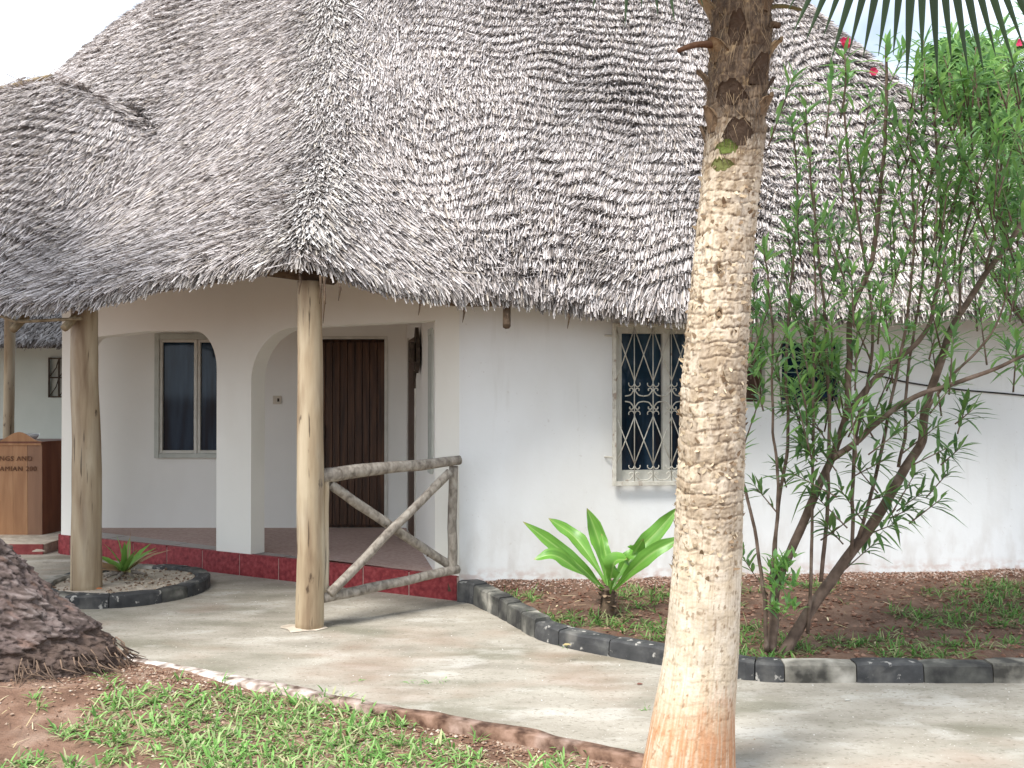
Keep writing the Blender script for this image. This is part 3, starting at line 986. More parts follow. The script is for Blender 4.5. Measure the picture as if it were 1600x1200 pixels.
# round posts of the porch
def log(name, p0, p1, r0, r1, m, parent, seed=0, n=26, sides=20, rough=.05, bow=0.0):
    t = np.linspace(0, 1, n)[:, None]
    pts = np.array(p0) * (1 - t) + np.array(p1) * t
    w = (fbm(np.hstack([t * 4, t * 0 + seed * 3.3, t * 0]), seed, 2) - .5)[:, None]
    w2 = (fbm(np.hstack([t * 4, t * 0 + seed * 5.1 + 9, t * 0]), seed + 3, 2) - .5)[:, None]
    ax = nrm(np.array(p1) - np.array(p0))
    u = nrm(np.cross(ax, [0.3, 1, .2])); v = np.cross(ax, u)
    amp = (r0 + r1) * .12 * (1 + 4 * bow)
    pts = pts + u * w * amp + v * w2 * amp
    V, fq, ft = tube_arrays(pts, np.linspace(r0, r1, n), sides, True, rough, seed)
    return np_mesh(name, V, [fq, ft], m, parent)
B1 = GP(481, 985, 0.0)
B2 = GP(128, 919, .095)
log('post', (B1[0], B1[1] + .08, -.05), (B1[0] - .01, B1[1] + .08, 2.38), .098, .084, M['post'], house, 1)
log('post', (B2[0], B2[1] + .09, .02), (B2[0] - .03, B2[1] + .09, 2.34), .118, .10, M['post'], house, 2)
P1T = np.array([B1[0] - .01, B1[1] + .08, 2.27])
P2T = np.array([B2[0] - .03, B2[1] + .09, 2.22])
dv = nrm(P2T - P1T)
# cement collar of the near post
bm = bmesh.new()
cc = []
for i in range(18):
    t = i * 2 * math.pi / 18
    r = .105 + .03 * random.random() + (.13 * random.random() if 2.4 < t < 4.4 else 0)
    cc.append((B1[0] + r * math.cos(t), B1[1] + .06 + r * .8 * math.sin(t)))
up = [bm.verts.new((x, y, .004)) for x, y in cc]
ce = bm.verts.new((B1[0], B1[1] + .08, .02))
for i in range(18):
    bm.faces.new([up[i], up[(i + 1) % 18], ce])
bm_obj('post_footing', bm, M['sand'], house, smooth=True)

# ------------------------------------------------------------------ roof surface
def pl3(a, b, tan):
    d = (b - a)[:2]
    n = np.array([-d[1], d[0]]); n /= np.hypot(*n)
    if n[1] < 0:
        n = -n
    L = np.hypot(*d); g = (b[2] - a[2]) / L; t = d / L
    return lambda x, y: a[2] + tan * ((x - a[0]) * n[0] + (y - a[1]) * n[1]) + g * ((x - a[0]) * t[0] + (y - a[1]) * t[1])
def smin(k, *a):
    a = np.stack(np.broadcast_arrays(*a)); m = a.min(0)
    return m - k * np.log(np.exp(-(a - m) / k).sum(0))
def smax(k, *a):
    return -smin(k, *[-v for v in a])
C0 = P(470, 432, 6.75)
e_left = P(0, 492, 8.2); e_pr = P(800, 500, 7.5)
Fp = pl3(P(900, 502, 7.6), P(1600, 500, 7.95), 1.2)
Lp = pl3(C0, e_left, .72)
PR = pl3(C0, e_pr, .8)
dn = np.array([0, 0, .55])
Lu = pl3(C0 - dn, e_left - dn, 1.25)
def onp(f, px, py):
    t = np.arange(6, 16, .005)
    q = P(px, py, 1.0) - np.array([0, 0, 1.6])
    i = np.argmax(1.6 + q[2] * t < f(q[0] * t, t))
    return np.array([0, 0, 1.6]) + q * t[i]
def p3(a, b, c):
    n = np.cross(b - a, c - a)
    return lambda x, y: a[2] - (n[0] * (x - a[0]) + n[1] * (y - a[1])) / n[2]
ra = onp(Fp, 1250, 0); rb = onp(Fp, 1590, 285)
Rp = p3(ra, rb, rb + np.array([.5, 2., 0]))
bb = onp(Lu, 150, 95); ba = onp(Lu, 245, 0)
Bp = p3(ba, bb, bb + np.array([-1.2, 1.3, 0]))
w0 = P(140, 112, 10.3); w1 = P(0, 148, 11.0)
wd = (w0 - w1)[:2]; wL = float(np.hypot(*wd)); wd = wd / wL
wnn = np.array([-wd[1], wd[0]])
if wnn[1] < 0:
    wnn = -wnn
def wing(x, y):
    s_ = (x - w1[0]) * wnn[0] + (y - w1[1]) * wnn[1]
    a_ = (x - w1[0]) * wd[0] + (y - w1[1]) * wd[1]
    zr = w1[2] + (w0[2] - w1[2]) * np.clip(a_, 0, 3) / wL
    return smin(.05, zr + 1.15 * s_, zr - 1.0 * s_) - .42 * np.maximum(0, a_ - .7) ** 2
def roof0(x, y):
    x = np.asarray(x, float); y = np.asarray(y, float)
    Kp = 8.3 - 1.2 * (y - 12.8)
    main = smin(.12, Fp(x, y), Lu(x, y), Rp(x, y), Bp(x, y), Kp)
    porch = smin(.05, Lp(x, y), PR(x, y), Rp(x, y) + 1, Bp(x, y), Kp)
    return smax(.36, smax(.18, main, porch), wing(x, y))
def roof(x, y):
    return roof0(x, y) + .09 * (fbm(xyz(x * 1.1, y * 1.1), 61, 3) - .5) + .06 * np.exp(-((y - eave_y(x)) / 1.1) ** 2) + (.05 + .05 * np.exp(-((y - 6.75) / .8) ** 2)) * np.exp(-((x + 1.37 + .13 * (y - 6.74)) / (.32 + .12 * np.clip(y - 6.7, 0, 2))) ** 2)
def rgrad(x, y, e=.03):
    return (roof0(x + e, y) - roof0(x - e, y)) / (2 * e), (roof0(x, y + e) - roof0(x, y - e)) / (2 * e)
EAVE = np.array([(-9, 10.82), (-4.1, 8.2), (-3.68, 7.95), (-3.23, 7.7), (-2.55, 7.38), (-2.0, 7.1), (-1.39, 6.74), (-1.16, 6.84), (-.88, 7.03), (-.46, 7.3), (0, 7.5), (.48, 7.6), (2.2, 7.77), (3.98, 7.95), (5.35, 8.08)])
def eave_y(x):
    return np.interp(x, EAVE[:, 0], EAVE[:, 1])
XR = 5.6
roof_p = bpy.data.objects.new('roof', None); link(roof_p, house)
# body of the thatch: top and underside
gx = np.arange(-9, XR + .01, .09)
gv = np.linspace(0, 1, 70)
X = gx[:, None] * np.ones((1, 70))
Y0 = eave_y(gx)[:, None] + .12
Y = Y0 + (14.2 - Y0) * gv[None] ** 1.3
Zt = roof(X, Y) - .03
Zt[:, 0] -= .02
Zt[:, 1] -= .01
side = np.where(X > 5.2, (X - 5.2) * .0, 0)
Zb = roof(X, Y) - .11
nU, nV = X.shape
V = np.vstack([np.stack([X, Y, Zt], -1).reshape(-1, 3), np.stack([X, Y + .02, Zb], -1).reshape(-1, 3)])
f1 = grid_faces(nU, nV)
f2 = f1[:, ::-1] + nU * nV
i = np.arange(nU - 1)
fe = np.stack([i * nV, i * nV + nU * nV, (i + 1) * nV + nU * nV, (i + 1) * nV], -1)
np_mesh('thatch_body', V, [f1, f2, fe], M['thatch_base'], roof_p)

def beam(a, b, seed):
    pts = []
    for u in np.linspace(0, 1, 12):
        p = np.array(a) * (1 - u) + np.array(b) * u
        pts.append([p[0], p[1], float(roof(p[0], p[1])) - .20])
    V, fq, ft = tube_arrays(pts, .05, 9, True, .08, seed)
    np_mesh('beam', V, [fq, ft], M['darkwood'], house)
beam((B1[0] + .16, B1[1] + .06), (-7.6, 10.45), 3)
beam((B1[0] - .16, B1[1] + .12), (.5, 7.95), 4)
# straw: sampled over the visible slopes, laid in courses
def straw_points(n):
    x = RNG.uniform(-7.2, XR, n * 3)
    y = eave_y(x) + RNG.uniform(0, 1, n * 3) ** .9 * 5.2
    gxx, gyy = rgrad(x, y)
    z = roof0(x, y)
    # keep slopes that face the approach, drop what lies high above the picture or behind the ridge
    vx, vy, vz = -x, -y, 1.6 - z
    facing = (-gxx * vx - gyy * vy + vz) / np.sqrt(gxx ** 2 + gyy ** 2 + 1) / np.sqrt(vx ** 2 + vy ** 2 + vz ** 2)
    # density by area as seen
    pz = (z - 1.6) / y
    keep = (facing > -.08) & (pz < .45) & (RNG.uniform(0, 1, len(x)) < np.sqrt(1 + gxx ** 2 + gyy ** 2) / 1.9)
    x, y = x[keep], y[keep]
    return x[:n], y[:n]
NS = 320000
x, y = straw_points(NS)
n = len(x)
gxx, gyy = rgrad(x, y)
g2 = gxx ** 2 + gyy ** 2
z = roof0(x, y)
lowf = (fbm(xyz(x * .9, y * .9), 71, 3) - .5)
warp = .50 * lowf + .17 * (fbm(xyz(x * 3.1, y * 3.1), 73, 2) - .5)
DZ = .112
c = (z + warp) / DZ
right = np.clip((x + 1.2) / 1.6, 0, 1)
porch_l = np.clip((-x - 3.2) / .6, 0, 1) * np.clip((z - 3.6) / .5, 0, 1)
rowp = .10 + .75 * np.maximum(right, porch_l) + 1.5 * (fbm(xyz(x * 1.5, y * 1.9), 77, 3) - .5)
snap = RNG.uniform(0, 1, n) < rowp
tgt = np.where(snap, np.floor(c) + np.abs(RNG.normal(0, .22, n)), c)
dc = (c - tgt) * DZ
sl = np.sqrt(g2)
x = x - gxx / np.maximum(g2, .05) * dc
y = y - gyy / np.maximum(g2, .05) * dc
ye = eave_y(x)
over = y < ye
y = np.where(over, ye + np.abs(RNG.normal(0, .05, n)), y)
# some straw hangs out over the eave
near = (y - ye) < .16
hang = near & (RNG.uniform(0, 1, n) < .42)
y = np.where(hang, ye - RNG.uniform(-.05, .05, n) + .05 * (fbm(xyz(x * 5, x * 0), 79, 2) - .5), y)
gxx, gyy = rgrad(x, y)
g2 = gxx ** 2 + gyy ** 2
Nrm = nrm(np.stack([-gxx, -gyy, np.ones(n)], -1))
dd = nrm(np.stack([-gxx, -gyy, -g2], -1))
side = np.cross(Nrm, dd)
ang = .35 * (vn(xyz(x * 1.4, y * 1.4), 81) - .5) + .34 * (vn(xyz(x * 6, y * 6), 83) - .5) + RNG.normal(0, .11, n) - .22 * right
wild = RNG.uniform(0, 1, n) < .03
ang = np.where(wild, RNG.uniform(-1.2, 1.2, n), ang)
dd = dd * np.cos(ang)[:, None] + side * np.sin(ang)[:, None]
zt = roof(x, y)
tip = np.stack([x, y, zt], -1)
Ls = RNG.uniform(.14, .36, n)
lift = np.where(snap, RNG.uniform(.035, .085, n), RNG.uniform(.0, .06, n))
lift *= .7 + .9 * vn(xyz(x * 1.7, y * 1.7), 87)
root = tip - dd * Ls[:, None]
root[:, 2] = np.maximum(root[:, 2], 0)
zr = roof(root[:, 0], root[:, 1])
root[:, 2] = np.where(np.abs(zr - root[:, 2]) < .25, zr, root[:, 2]) - .004
tip = tip + Nrm * lift[:, None]
droop = near
tip[:, 2] -= np.where(droop, RNG.uniform(-.01, .09, n) * np.clip(1 - (y - ye) / .16, 0, 1), 0)
dd = nrm(tip - root)
w = nrm(np.cross(dd, Nrm))
roll = RNG.normal(0, .5, n)[:, None]
w = nrm(w + Nrm * roll)
nn = np.cross(w, dd)
hw = (RNG.uniform(.0030, .0075, n))[:, None]
fold = RNG.uniform(.3, .9, n)[:, None] * hw
tw = RNG.uniform(.3, .95, n)[:, None]
V = np.stack([root - w * hw, root + nn * fold, root + w * hw, tip - w * hw * tw, tip + nn * fold * tw, tip + w * hw * tw], 1)
fs = np.array([[0, 1, 4, 3], [1, 2, 5, 4]])
Fq = (np.arange(n)[:, None, None] * 6 + fs[None]).reshape(-1, 4)
pal = np.array([(.66, .63, .605), (.57, .54, .515), (.48, .45, .425), (.38, .35, .325), (.28, .25, .23), (.16, .14, .125), (.53, .48, .41)])
ci = RNG.choice(7, n, p=[.19, .19, .16, .13, .12, .15, .06])
cl = pal[ci] * RNG.uniform(.90, 1.12, (n, 1)) * np.array([1.05, 1.025, 1.04])
cl *= (.82 + .36 * fbm(xyz(x * 1.2, y * 1.2), 91, 3))[:, None]
cl2 = np.repeat(cl, 6, 0)
np_mesh('thatch', V.reshape(-1, 3), [Fq], M['thatch'], roof_p, cl2, False, 'stuff')

# capping straw laid down the hip above the corner post
n = 9000
y = 6.76 + RNG.uniform(0, 1, n) ** .9 * 4.6
off = RNG.normal(0, .16, n)
x = -1.38 - .142 * (y - 6.74) + off
gxx, gyy = rgrad(x, y)
zt = roof(x, y)
dd = np.stack([.142 + off * 1.9 + RNG.normal(0, .12, n), np.full(n, -1.), np.zeros(n)], -1)
dd[:, 2] = gxx * dd[:, 0] + gyy * dd[:, 1]
dd = nrm(dd)
Nr = nrm(np.stack([-gxx, -gyy, np.ones(n)], -1))
Lc = RNG.uniform(.16, .34, n)
lf = RNG.uniform(.02, .085, n)
tp = np.stack([x, y, zt], -1) + Nr * lf[:, None]
ci = RNG.choice(7, n, p=[.22, .22, .17, .13, .10, .10, .06])
blades('hip_thatch', tp - dd * Lc[:, None] - Nr * (lf * .8)[:, None], nrm(dd + Nr * (lf / Lc * .8)[:, None]), Nr + RNG.normal(0, .35, (n, 3)), Lc, RNG.uniform(.007, .017, n), M['thatch'], roof_p, .0, ((0, 1), (.6, 1), (1, .6)), .5, pal[ci] * RNG.uniform(.95, 1.15, (n, 1)), 'stuff')
# cut straw ends packed along the eave, several layers deep
n = 15000
x = RNG.uniform(-8.8, XR, n)
ye = eave_y(x)
off = RNG.uniform(.0, .15, n)
y = ye + off
gxx, gyy = rgrad(x, y)
g2 = gxx ** 2 + gyy ** 2
dd = nrm(np.stack([-gxx, -gyy, -g2 - RNG.uniform(.1, .9, n)], -1) + RNG.normal(0, .16, (n, 3)))
zt = roof(x, y) - RNG.uniform(.015, .085, n) + .03 * (vn(xyz(x * 4, x * 0), 95) - .5)
tipz = np.stack([x, y, zt], -1)
Le = RNG.uniform(.08, .15, n)
ci = RNG.choice(7, n, p=[.10, .14, .16, .18, .19, .17, .06])
blades('thatch_edge', tipz - dd * Le[:, None] * .8, dd, np.tile(np.array([[.0, -.7, .7]]), (n, 1)) + RNG.normal(0, .25, (n, 3)), Le, RNG.uniform(.008, .017, n), M['thatch'], roof_p, .1, ((0, 1), (.6, .95), (1, .6)), .5, pal[ci] * RNG.uniform(.8, 1.05, (n, 1)), 'stuff')
# straw that hangs down by the near post
lst = []
for (px, py, ln) in ((506, 442, .26), (468, 437, .09), (530, 452, .07), (500, 440, .14), (792, 500, .03), (888, 500, .06), (1012, 505, .03), (655, 478, .06), (724, 492, .05)):
    q = P(px, py - 10, eave_y((px - 800) / F * 7.1))
    lst.append(([q, q + np.array([.008, 0, -ln * .5]), q + np.array([-.006, .01, -ln - .05])], [.006, .009, .002]))
    lst.append(([q + np.array([.012, .01, 0]), q + np.array([.0, 0, -ln * .4]), q + np.array([.012, .01, -ln * .7])], [.004, .006, .002]))
tubes('hanging_straw', lst, M['darkwood'], roof_p, 5, 'stuff')
# rafters and battens under the eaves
def under(x, y, d=.19):
    return np.array([x, y, float(roof0(x, y)) - d])
for xx in np.arange(-8.4, -3.2, .55):
    y0 = float(eave_y(xx)) + .06
    pts = [under(xx + .30 * t * 2.2, y0 + t * 2.4) for t in np.linspace(0, 1, 6)]
    V, fq, ft = tube_arrays(pts, .032, 7, True, .06, int(xx * 10) % 50)
    np_mesh('rafter', V, [fq, ft], M['batten'], roof_p)
for k in range(7):
    pts = [under(xx, float(eave_y(xx)) + .1 + k * .28, .15) for xx in np.linspace(-8.8, -3.3, 9)]
    V, fq, ft = tube_arrays(pts, .014, 6, True)
    np_mesh('batten', V, [fq, ft], M['batten'], roof_p)
for xx, yy in ((-.04, 7.55),):
    sl_ = np.array([.0, 1., 1.1 if xx > -.2 else .8])
    p0 = np.array([xx, float(eave_y(xx)) - .015, float(roof0(xx, eave_y(xx))) - .14])
    V, fq, ft = tube_arrays([p0, p0 + sl_ * .4], .03, 7, True, .05)
    np_mesh('rafter', V, [fq, ft], M['darkwood'], roof_p)
# ridge pole of the left wing
rp = [np.array([w1[0] + wd[0] * a, w1[1] + wd[1] * a, 0]) for a in (-2.5, -1.2, -.3, .2, .55, .85)]
rp = np.array(rp); rp[:, 2] = roof(rp[:, 0], rp[:, 1]) + .045

V, fq, ft = tube_arrays(catmull(rp, 5), .028, 8, True, .06)
np_mesh('ridge_pole', V, [fq, ft], M['batten'], roof_p)
adopt(house)

# ------------------------------------------------------------------ porch railing of weathered poles
rail = empty('pole_railing', (-.4, 7.8, 0), 'weathered grey pole railing with crossed braces beside the corner post', 'railing')
def pl(name, a, b, r0, r1, seed, m='greypole'):
    return log(name, a, b, r0, r1, M[m], rail, seed, 18, 12, .12, .5)
tl, tr = P(500, 744, 7.08), P(717, 721, 7.80)
bl, br = P(504, 934, 7.08), P(716, 889, 7.80)
pl('top_rail', tl, tr, .052, .036, 11)
pl('bottom_rail', bl, br, .036, .034, 12)
pl('upright', P(708, 728, 7.79), P(706, 893, 7.79), .034, .037, 13)
pl('upright', P(509, 752, 7.10), P(509, 938, 7.10), .024, .024, 14, 'post')
pl('brace', P(515, 756, 7.15) , P(702, 884, 7.80), .036, .034, 15)
pl('brace', P(514, 926, 7.05), P(702, 738, 7.70), .033, .032, 16)
for (px, py, Y) in ((668, 868, 7.62), (609, 823, 7.38), (603, 822, 7.36)):
    q = P(px, py, Y)
    box('nail', tuple(q), .014, .02, .014, M['ornament'], rail)
adopt(rail)

# carved ornament hanging on the veranda side wall
so = ss_of(657)
orn = empty('wall_ornament', spt(so, 2.0, .02), 'dark carved wooden ornament hanging on the veranda side wall', 'ornament')
bm = bmesh.new()
oz = [(2.22, .015), (2.14, .10), (2.02, .16), (1.9, .16), (1.84, .10), (1.80, .02)]
L_ = [bm.verts.new(spt(so - h, z, .02)) for z, h in oz]
R_ = [bm.verts.new(spt(so + h, z, .02)) for z, h in oz]
L2 = [bm.verts.new(spt(so - h, z, .05)) for z, h in oz]
R2 = [bm.verts.new(spt(so + h, z, .05)) for z, h in oz]
for i in range(5):
    bm.faces.new([L2[i], R2[i], R2[i + 1], L2[i + 1]])
    bm.faces.new([L_[i], L2[i], L2[i + 1], L_[i + 1]])
    bm.faces.new([R_[i], R_[i + 1], R2[i + 1], R2[i]])
    bm.faces.new([L_[i], L_[i + 1], R_[i + 1], R_[i]])
bm_obj('back_board', bm, M['ornament'], orn)
box('carved_block', spt(so - .03, 1.99, .085), .14, .05, .18, M['ornament'], orn, rot=rotS, bevel=.01)
V, fq, ft = tube_arrays([spt(so, 1.82, .05), spt(so, 1.74, .055), spt(so + .01, 1.66, .05)], [.02, .012, .01], 6)
np_mesh('handle', V, [fq, ft], M['ornament'], orn)
adopt(orn)

# ------------------------------------------------------------------ ring planter round the far post
ring = empty('round_planter', (-3.13, 8.35, 0), 'round planter ring of chipped black and white blocks around the left post', 'planter')
rc, rx, ry = np.array([-3.16, 8.40]), .66, .74
def ring_at(s):
    t = -np.asarray(s) / .68
    return np.stack([rc[0] + rx * np.cos(t), rc[1] + ry * np.sin(t), 0 * t], -1)
tot = 2 * math.pi * .68
rj = [0, .28, .52, .92, 1.28, 1.48, 1.95, 2.35, 2.75, 3.2, 3.6, 3.95, tot]
rm = ['black_stone', 'grey_stone', 'black_stone', 'black_stone', 'white_stone', 'black_stone', 'white_stone', 'black_stone', 'white_stone', 'black_stone', 'grey_stone', 'black_stone']
inr = lambda t: np.stack([t[:, 1], -t[:, 0], 0 * t[:, 0]], -1)
for i in range(len(rj) - 1):
    kerb_block(rj[i], rj[i + 1], M[rm[i]], ring, ring_at, .098, .12, inr)
nr, na = 14, 48
rr = np.linspace(0.02, 1, nr)
aa = np.arange(na) * 2 * np.pi / na
R_, A_ = np.meshgrid(rr, aa, indexing='ij')
X = rc[0] + (rx - .075) * R_ * np.cos(A_); Y = rc[1] + (ry - .075) * R_ * np.sin(A_)
Z = .066 + .06 * (fbm(xyz(X * 5, Y * 5), 101, 4) - .5) * (1 - R_ ** 6) + .02 * np.exp(-(((X - B2[0]) ** 2 + (Y - B2[1]) ** 2) / .06))
V = np.stack([X, Y, Z], -1).reshape(-1, 3)
np_mesh('cement_fill', V, [np.array([[i * na + j, (i + 1) * na + j, (i + 1) * na + (j + 1) % na, i * na + (j + 1) % na] for i in range(nr - 1) for j in range(na)])], M['sand'], ring)
adopt(ring)

n = 420
t_ = RNG.uniform(0, 2 * np.pi, n); r_ = np.sqrt(RNG.uniform(0, 1, n))
xq = rc[0] + (rx - .13) * r_ * np.cos(t_); yq = rc[1] + (ry - .13) * r_ * np.sin(t_)
pebbles('planter_crumbs', xq, yq, 0 * xq + .075, RNG.uniform(.004, .02, n), np.array([(.42, .33, .24), (.26, .18, .12), (.55, .48, .38), (.17, .11, .075)])[RNG.integers(0, 4, n)], M['gravel'])
pc = GP(195, 898, .1)
spk = empty('spiky_plant', tuple(pc), 'small spiky plant with green and browned leaves in the round planter', 'plant')
angs = [(-175, 24, .27, 0), (-160, 34, .22, 0), (-140, 45, .22, 1), (-115, 60, .26, 1), (-95, 72, .28, 1), (-70, 65, .25, 1), (-50, 50, .26, 1), (-20, 44, .27, 2), (5, 40, .28, 0), (25, 50, .22, 1), (150, 30, .26, 1), (170, 42, .2, 1), (100, 60, .25, 1), (60, 50, .24, 1), (-120, 25, .2, 0), (-60, 24, .16, 2)]
cl3 = [(.38, .24, .14), (.20, .38, .08), (.36, .32, .14)]
for az, el, L, ck in angs:
    a, e = math.radians(az), math.radians(el)
    d = np.array([[math.cos(a) * math.cos(e), math.sin(a) * math.cos(e), math.sin(e)]])
    blades('leaf', np.array([pc]) + np.array([[0, 0, .01]]), d, np.array([[0.01, -.3, 1.]]), L * 1.75, .06, M['red_leaf'], spk, .25, ((0, .8), (.3, 1), (.65, .7), (1, .05)), .35, np.array([cl3[ck]]))
blades('leaf', np.array([pc]), np.array([[.12, .05, 1]]), np.array([[0, -1., .1]]), .36, .022, M['red_leaf'], spk, .0, ((0, .8), (.3, 1), (.65, .5), (1, .05)), .3, np.array([(.42, .28, .17)]))
lst = [([pc + np.array([math.cos(t) * .02, math.sin(t) * .02, .02]), pc + np.array([math.cos(t) * .08, math.sin(t) * .06, .02]), pc + np.array([math.cos(t) * .17, math.sin(t) * .12, -.0])], [.014, .018, .008]) for t in (.3, 1.9, 3.3, 4.0, 4.6, 5.4)]
tubes('dead_leaf_base', lst, M['greypole'], spk, 6, None, .2)
adopt(spk)

# ------------------------------------------------------------------ left: platform, service counter, neighbour
bm = bmesh.new()
add_box(bm, (-7.3, 11.35, .045), 5.2, 2.1, .11)
st = bm_obj('entrance_platform', bm, M['sand'], None, bevel=.006)
st['kind'] = 'structure'
bm = bmesh.new()
add_box(bm, (-7.3, 10.285, .05), 5.2, .02, .105)
st = bm_obj('entrance_step', bm, M['red_step'], None, bevel=.004)
st['kind'] = 'structure'
cab_z = .10
def cpt(px, py, Y):
    return P(px, py, Y)
CY = 11.0
counter = empty('wooden_counter', (-5.4, 11.1, cab_z), 'tapered wooden counter with hump topped front and burnt lettering', 'counter')
xt0, xt1 = -5.68, (62 - 800) / F * CY        # top width
xb1 = (67 - 800) / F * CY
zt_ = float(P(60, 693, CY)[2])
nb = 6
xl_t, xl_b = xt1 - .95, xb1 - .93
for i in range(nb):
    bm = bmesh.new()
    f0, f1 = i / nb, (i + 1) / nb
    for dy in (0, .03):
        pass
    q = [(xl_b + (xb1 - xl_b) * f0 + .001, cab_z), (xl_b + (xb1 - xl_b) * f1 - .001, cab_z), (xl_t + (xt1 - xl_t) * f1 - .001, zt_), (xl_t + (xt1 - xl_t) * f0 + .001, zt_)]
    fr = [bm.verts.new((a, CY + .0015 * (i % 2) - .06 * (1 - (b - cab_z) / (zt_ - cab_z)) + .06, b)) for a, b in q]
    bk = [bm.verts.new((v.co.x, v.co.y + .025, v.co.z)) for v in fr]
    bm.faces.new(fr); bm.faces.new(bk[::-1])
    for k in range(4):
        bm.faces.new([fr[k], fr[(k + 1) % 4], bk[(k + 1) % 4], bk[k]])
    bm_obj('front_board', bm, M['bar_wood2' if i == nb - 1 else 'bar_wood'], counter)
# side panel, corner strip, top with hump
bm = bmesh.new()
sx = .0
q = [(xb1 + .002, CY + .0, cab_z), (xb1 + .16, CY + .75, cab_z), (xt1 + .24, CY + .75, zt_ + .01), (xt1 + .002, CY + .06, zt_)]
fr = [bm.verts.new(p) for p in q]
bk = [bm.verts.new((p[0] - .02, p[1] + .02, p[2])) for p in q]
bm.faces.new(fr); bm.faces.new(bk[::-1])
for k in range(4):
    bm.faces.new([fr[k], fr[(k + 1) % 4], bk[(k + 1) % 4], bk[k]])
bm_obj('side_panel', bm, M['bar_dark'], counter)
bm = bmesh.new()
q = [(xl_t - .02, CY + .03), (xt1 + .01, CY + .03), (xt1 + .23, CY + .75), (xl_t - .02, CY + .75)]
lo = [bm.verts.new((x, y, zt_ + .002)) for x, y in q]
hi = [bm.verts.new((x, y, zt_ + .02)) for x, y in q]
bm.faces.new(lo); bm.faces.new(hi)
for k in range(4):
    bm.faces.new([lo[k], lo[(k + 1) % 4], hi[(k + 1) % 4], hi[k]])
bm_obj('counter_top', bm, M['bar_dark'], counter)
bm = bmesh.new()
hc = (27 - 800) / F * CY
prof = [(xl_t, .022)] + [(hc + u, .022 + .1 * (.5 + .5 * math.cos(u / .24 * math.pi))) for u in np.linspace(-.24, .24, 15)] + [(xt1, .022)]
fr = [bm.verts.new((x, CY + .035, zt_ + h)) for x, h in prof] + [bm.verts.new((xt1, CY + .035, zt_ - .02)), bm.verts.new((xl_t, CY + .035, zt_ - .02))]
bk = [bm.verts.new((v.co.x, CY + .055, v.co.z)) for v in fr]
bm.faces.new(fr); bm.faces.new(bk[::-1])
for k in range(len(fr)):
    bm.faces.new([fr[k], fr[(k + 1) % len(fr)], bk[(k + 1) % len(fr)], bk[k]])
bm.normal_update()
bmesh.ops.triangulate(bm, faces=[f for f in bm.faces if len(f.verts) > 4])
bm_obj('headboard', bm, M['bar_wood'], counter)
def text(s, loc, size, m, parent, rx=90):
    cu = bpy.data.curves.new('lettering', 'FONT')
    cu.body = s
    cu.size = size
    cu.extrude = .002
    cu.align_x = 'RIGHT'
    cu.space_character = 1.15
    o = bpy.data.objects.new('lettering', cu)
    COL.objects.link(o)
    dg = bpy.context.evaluated_depsgraph_get()
    me = bpy.data.meshes.new_from_object(o.evaluated_get(dg))
    bpy.data.objects.remove(o)
    me.materials.clear(); me.materials.append(m)
    o = bpy.data.objects.new('lettering', me)
    o.location = loc
    o.rotation_euler = (math.radians(rx), 0, 0)
    return link(o, parent)
text('SERVINGS AND', tuple(P(50, 720, CY + .036)), .072, M['ink'], counter, 86)
text('ZAMIAN 200', tuple(P(57, 736, CY + .033)), .072, M['ink'], counter, 86)
adopt(counter)
pl_c = P(47, 688, CY + .3)
bm = bmesh.new()
rings = []
for r, h in ((.03, 0), (.05, .004), (.085, .035), (.10, .07), (.095, .07), (.08, .036), (.04, .012)):
    rings.append([bm.verts.new((pl_c[0] + r * math.cos(t), pl_c[1] + r * math.sin(t), zt_ + .022 + h)) for t in np.arange(20) * math.pi / 10])
for a, b in zip(rings, rings[1:]):
    for k in range(20):
        bm.faces.new([a[k], a[(k + 1) % 20], b[(k + 1) % 20], b[k]])
bm.faces.new(rings[0][::-1]); bm.faces.new(rings[-1])
tagm(bm_obj('bowl', bm, M['china'], None, smooth=True), 'white bowl standing behind the hump of the wooden counter', 'bowl')

# neighbouring house beyond the walkway
nh = empty('neighbour_house', (-6.5, 15.2, 0), 'pale green white neighbouring house under a thatch eave, left background', 'house')
NY = 15.2
nwx = [(78 - 800) / F * NY, (140 - 800) / F * NY]
nz = [float(P(0, 620, NY)[2]), float(P(0, 560, NY)[2])]
wall_open('wall', (-14, NY), (1, 0), 9.2, -.1, 2.7, .2, [(nwx[0] + 14, nwx[1] + 14, nz[0], nz[1])], M['green_white'], nh, np.array([0, -1]))
box('pane', ((nwx[0] + nwx[1]) / 2, NY + .03, sum(nz) / 2), nwx[1] - nwx[0] + .02, .01, nz[1] - nz[0] + .02, M['frame'], nh)
gl = bpy.data.objects.new('window_grille', None); link(gl, nh)
for x in np.linspace(nwx[0], nwx[1], 5):
    box('bar', (x, NY - .03, sum(nz) / 2), .022, .02, nz[1] - nz[0], M['ornament'], gl)
for z in np.linspace(nz[0], nz[1], 3):
    box('bar', (sum(nwx) / 2, NY - .032, z), nwx[1] - nwx[0] + .02, .02, .022, M['ornament'], gl)
for k in range(4):
    xa, xb = np.linspace(nwx[0], nwx[1], 5)[k:k + 2]
    for (za, zb_) in ((nz[0], sum(nz) / 2), (sum(nz) / 2, nz[1])):
        V, fq, ft = tube_arrays([(xa, NY - .03, za), ((xa + xb) / 2 + .03, NY - .03, (za + zb_) / 2), (xb, NY - .03, zb_)], .008, 5)
        np_mesh('bar', V, [fq, ft], M['ornament'], gl)
ez = float(P(0, 538, 13.9)[2])
bm = bmesh.new()
q = [(-14, 13.9, ez - .05), (-4.9, 13.9, ez - .05), (-4.9, 16.2, ez + 1.3), (-14, 16.2, ez + 1.3)]
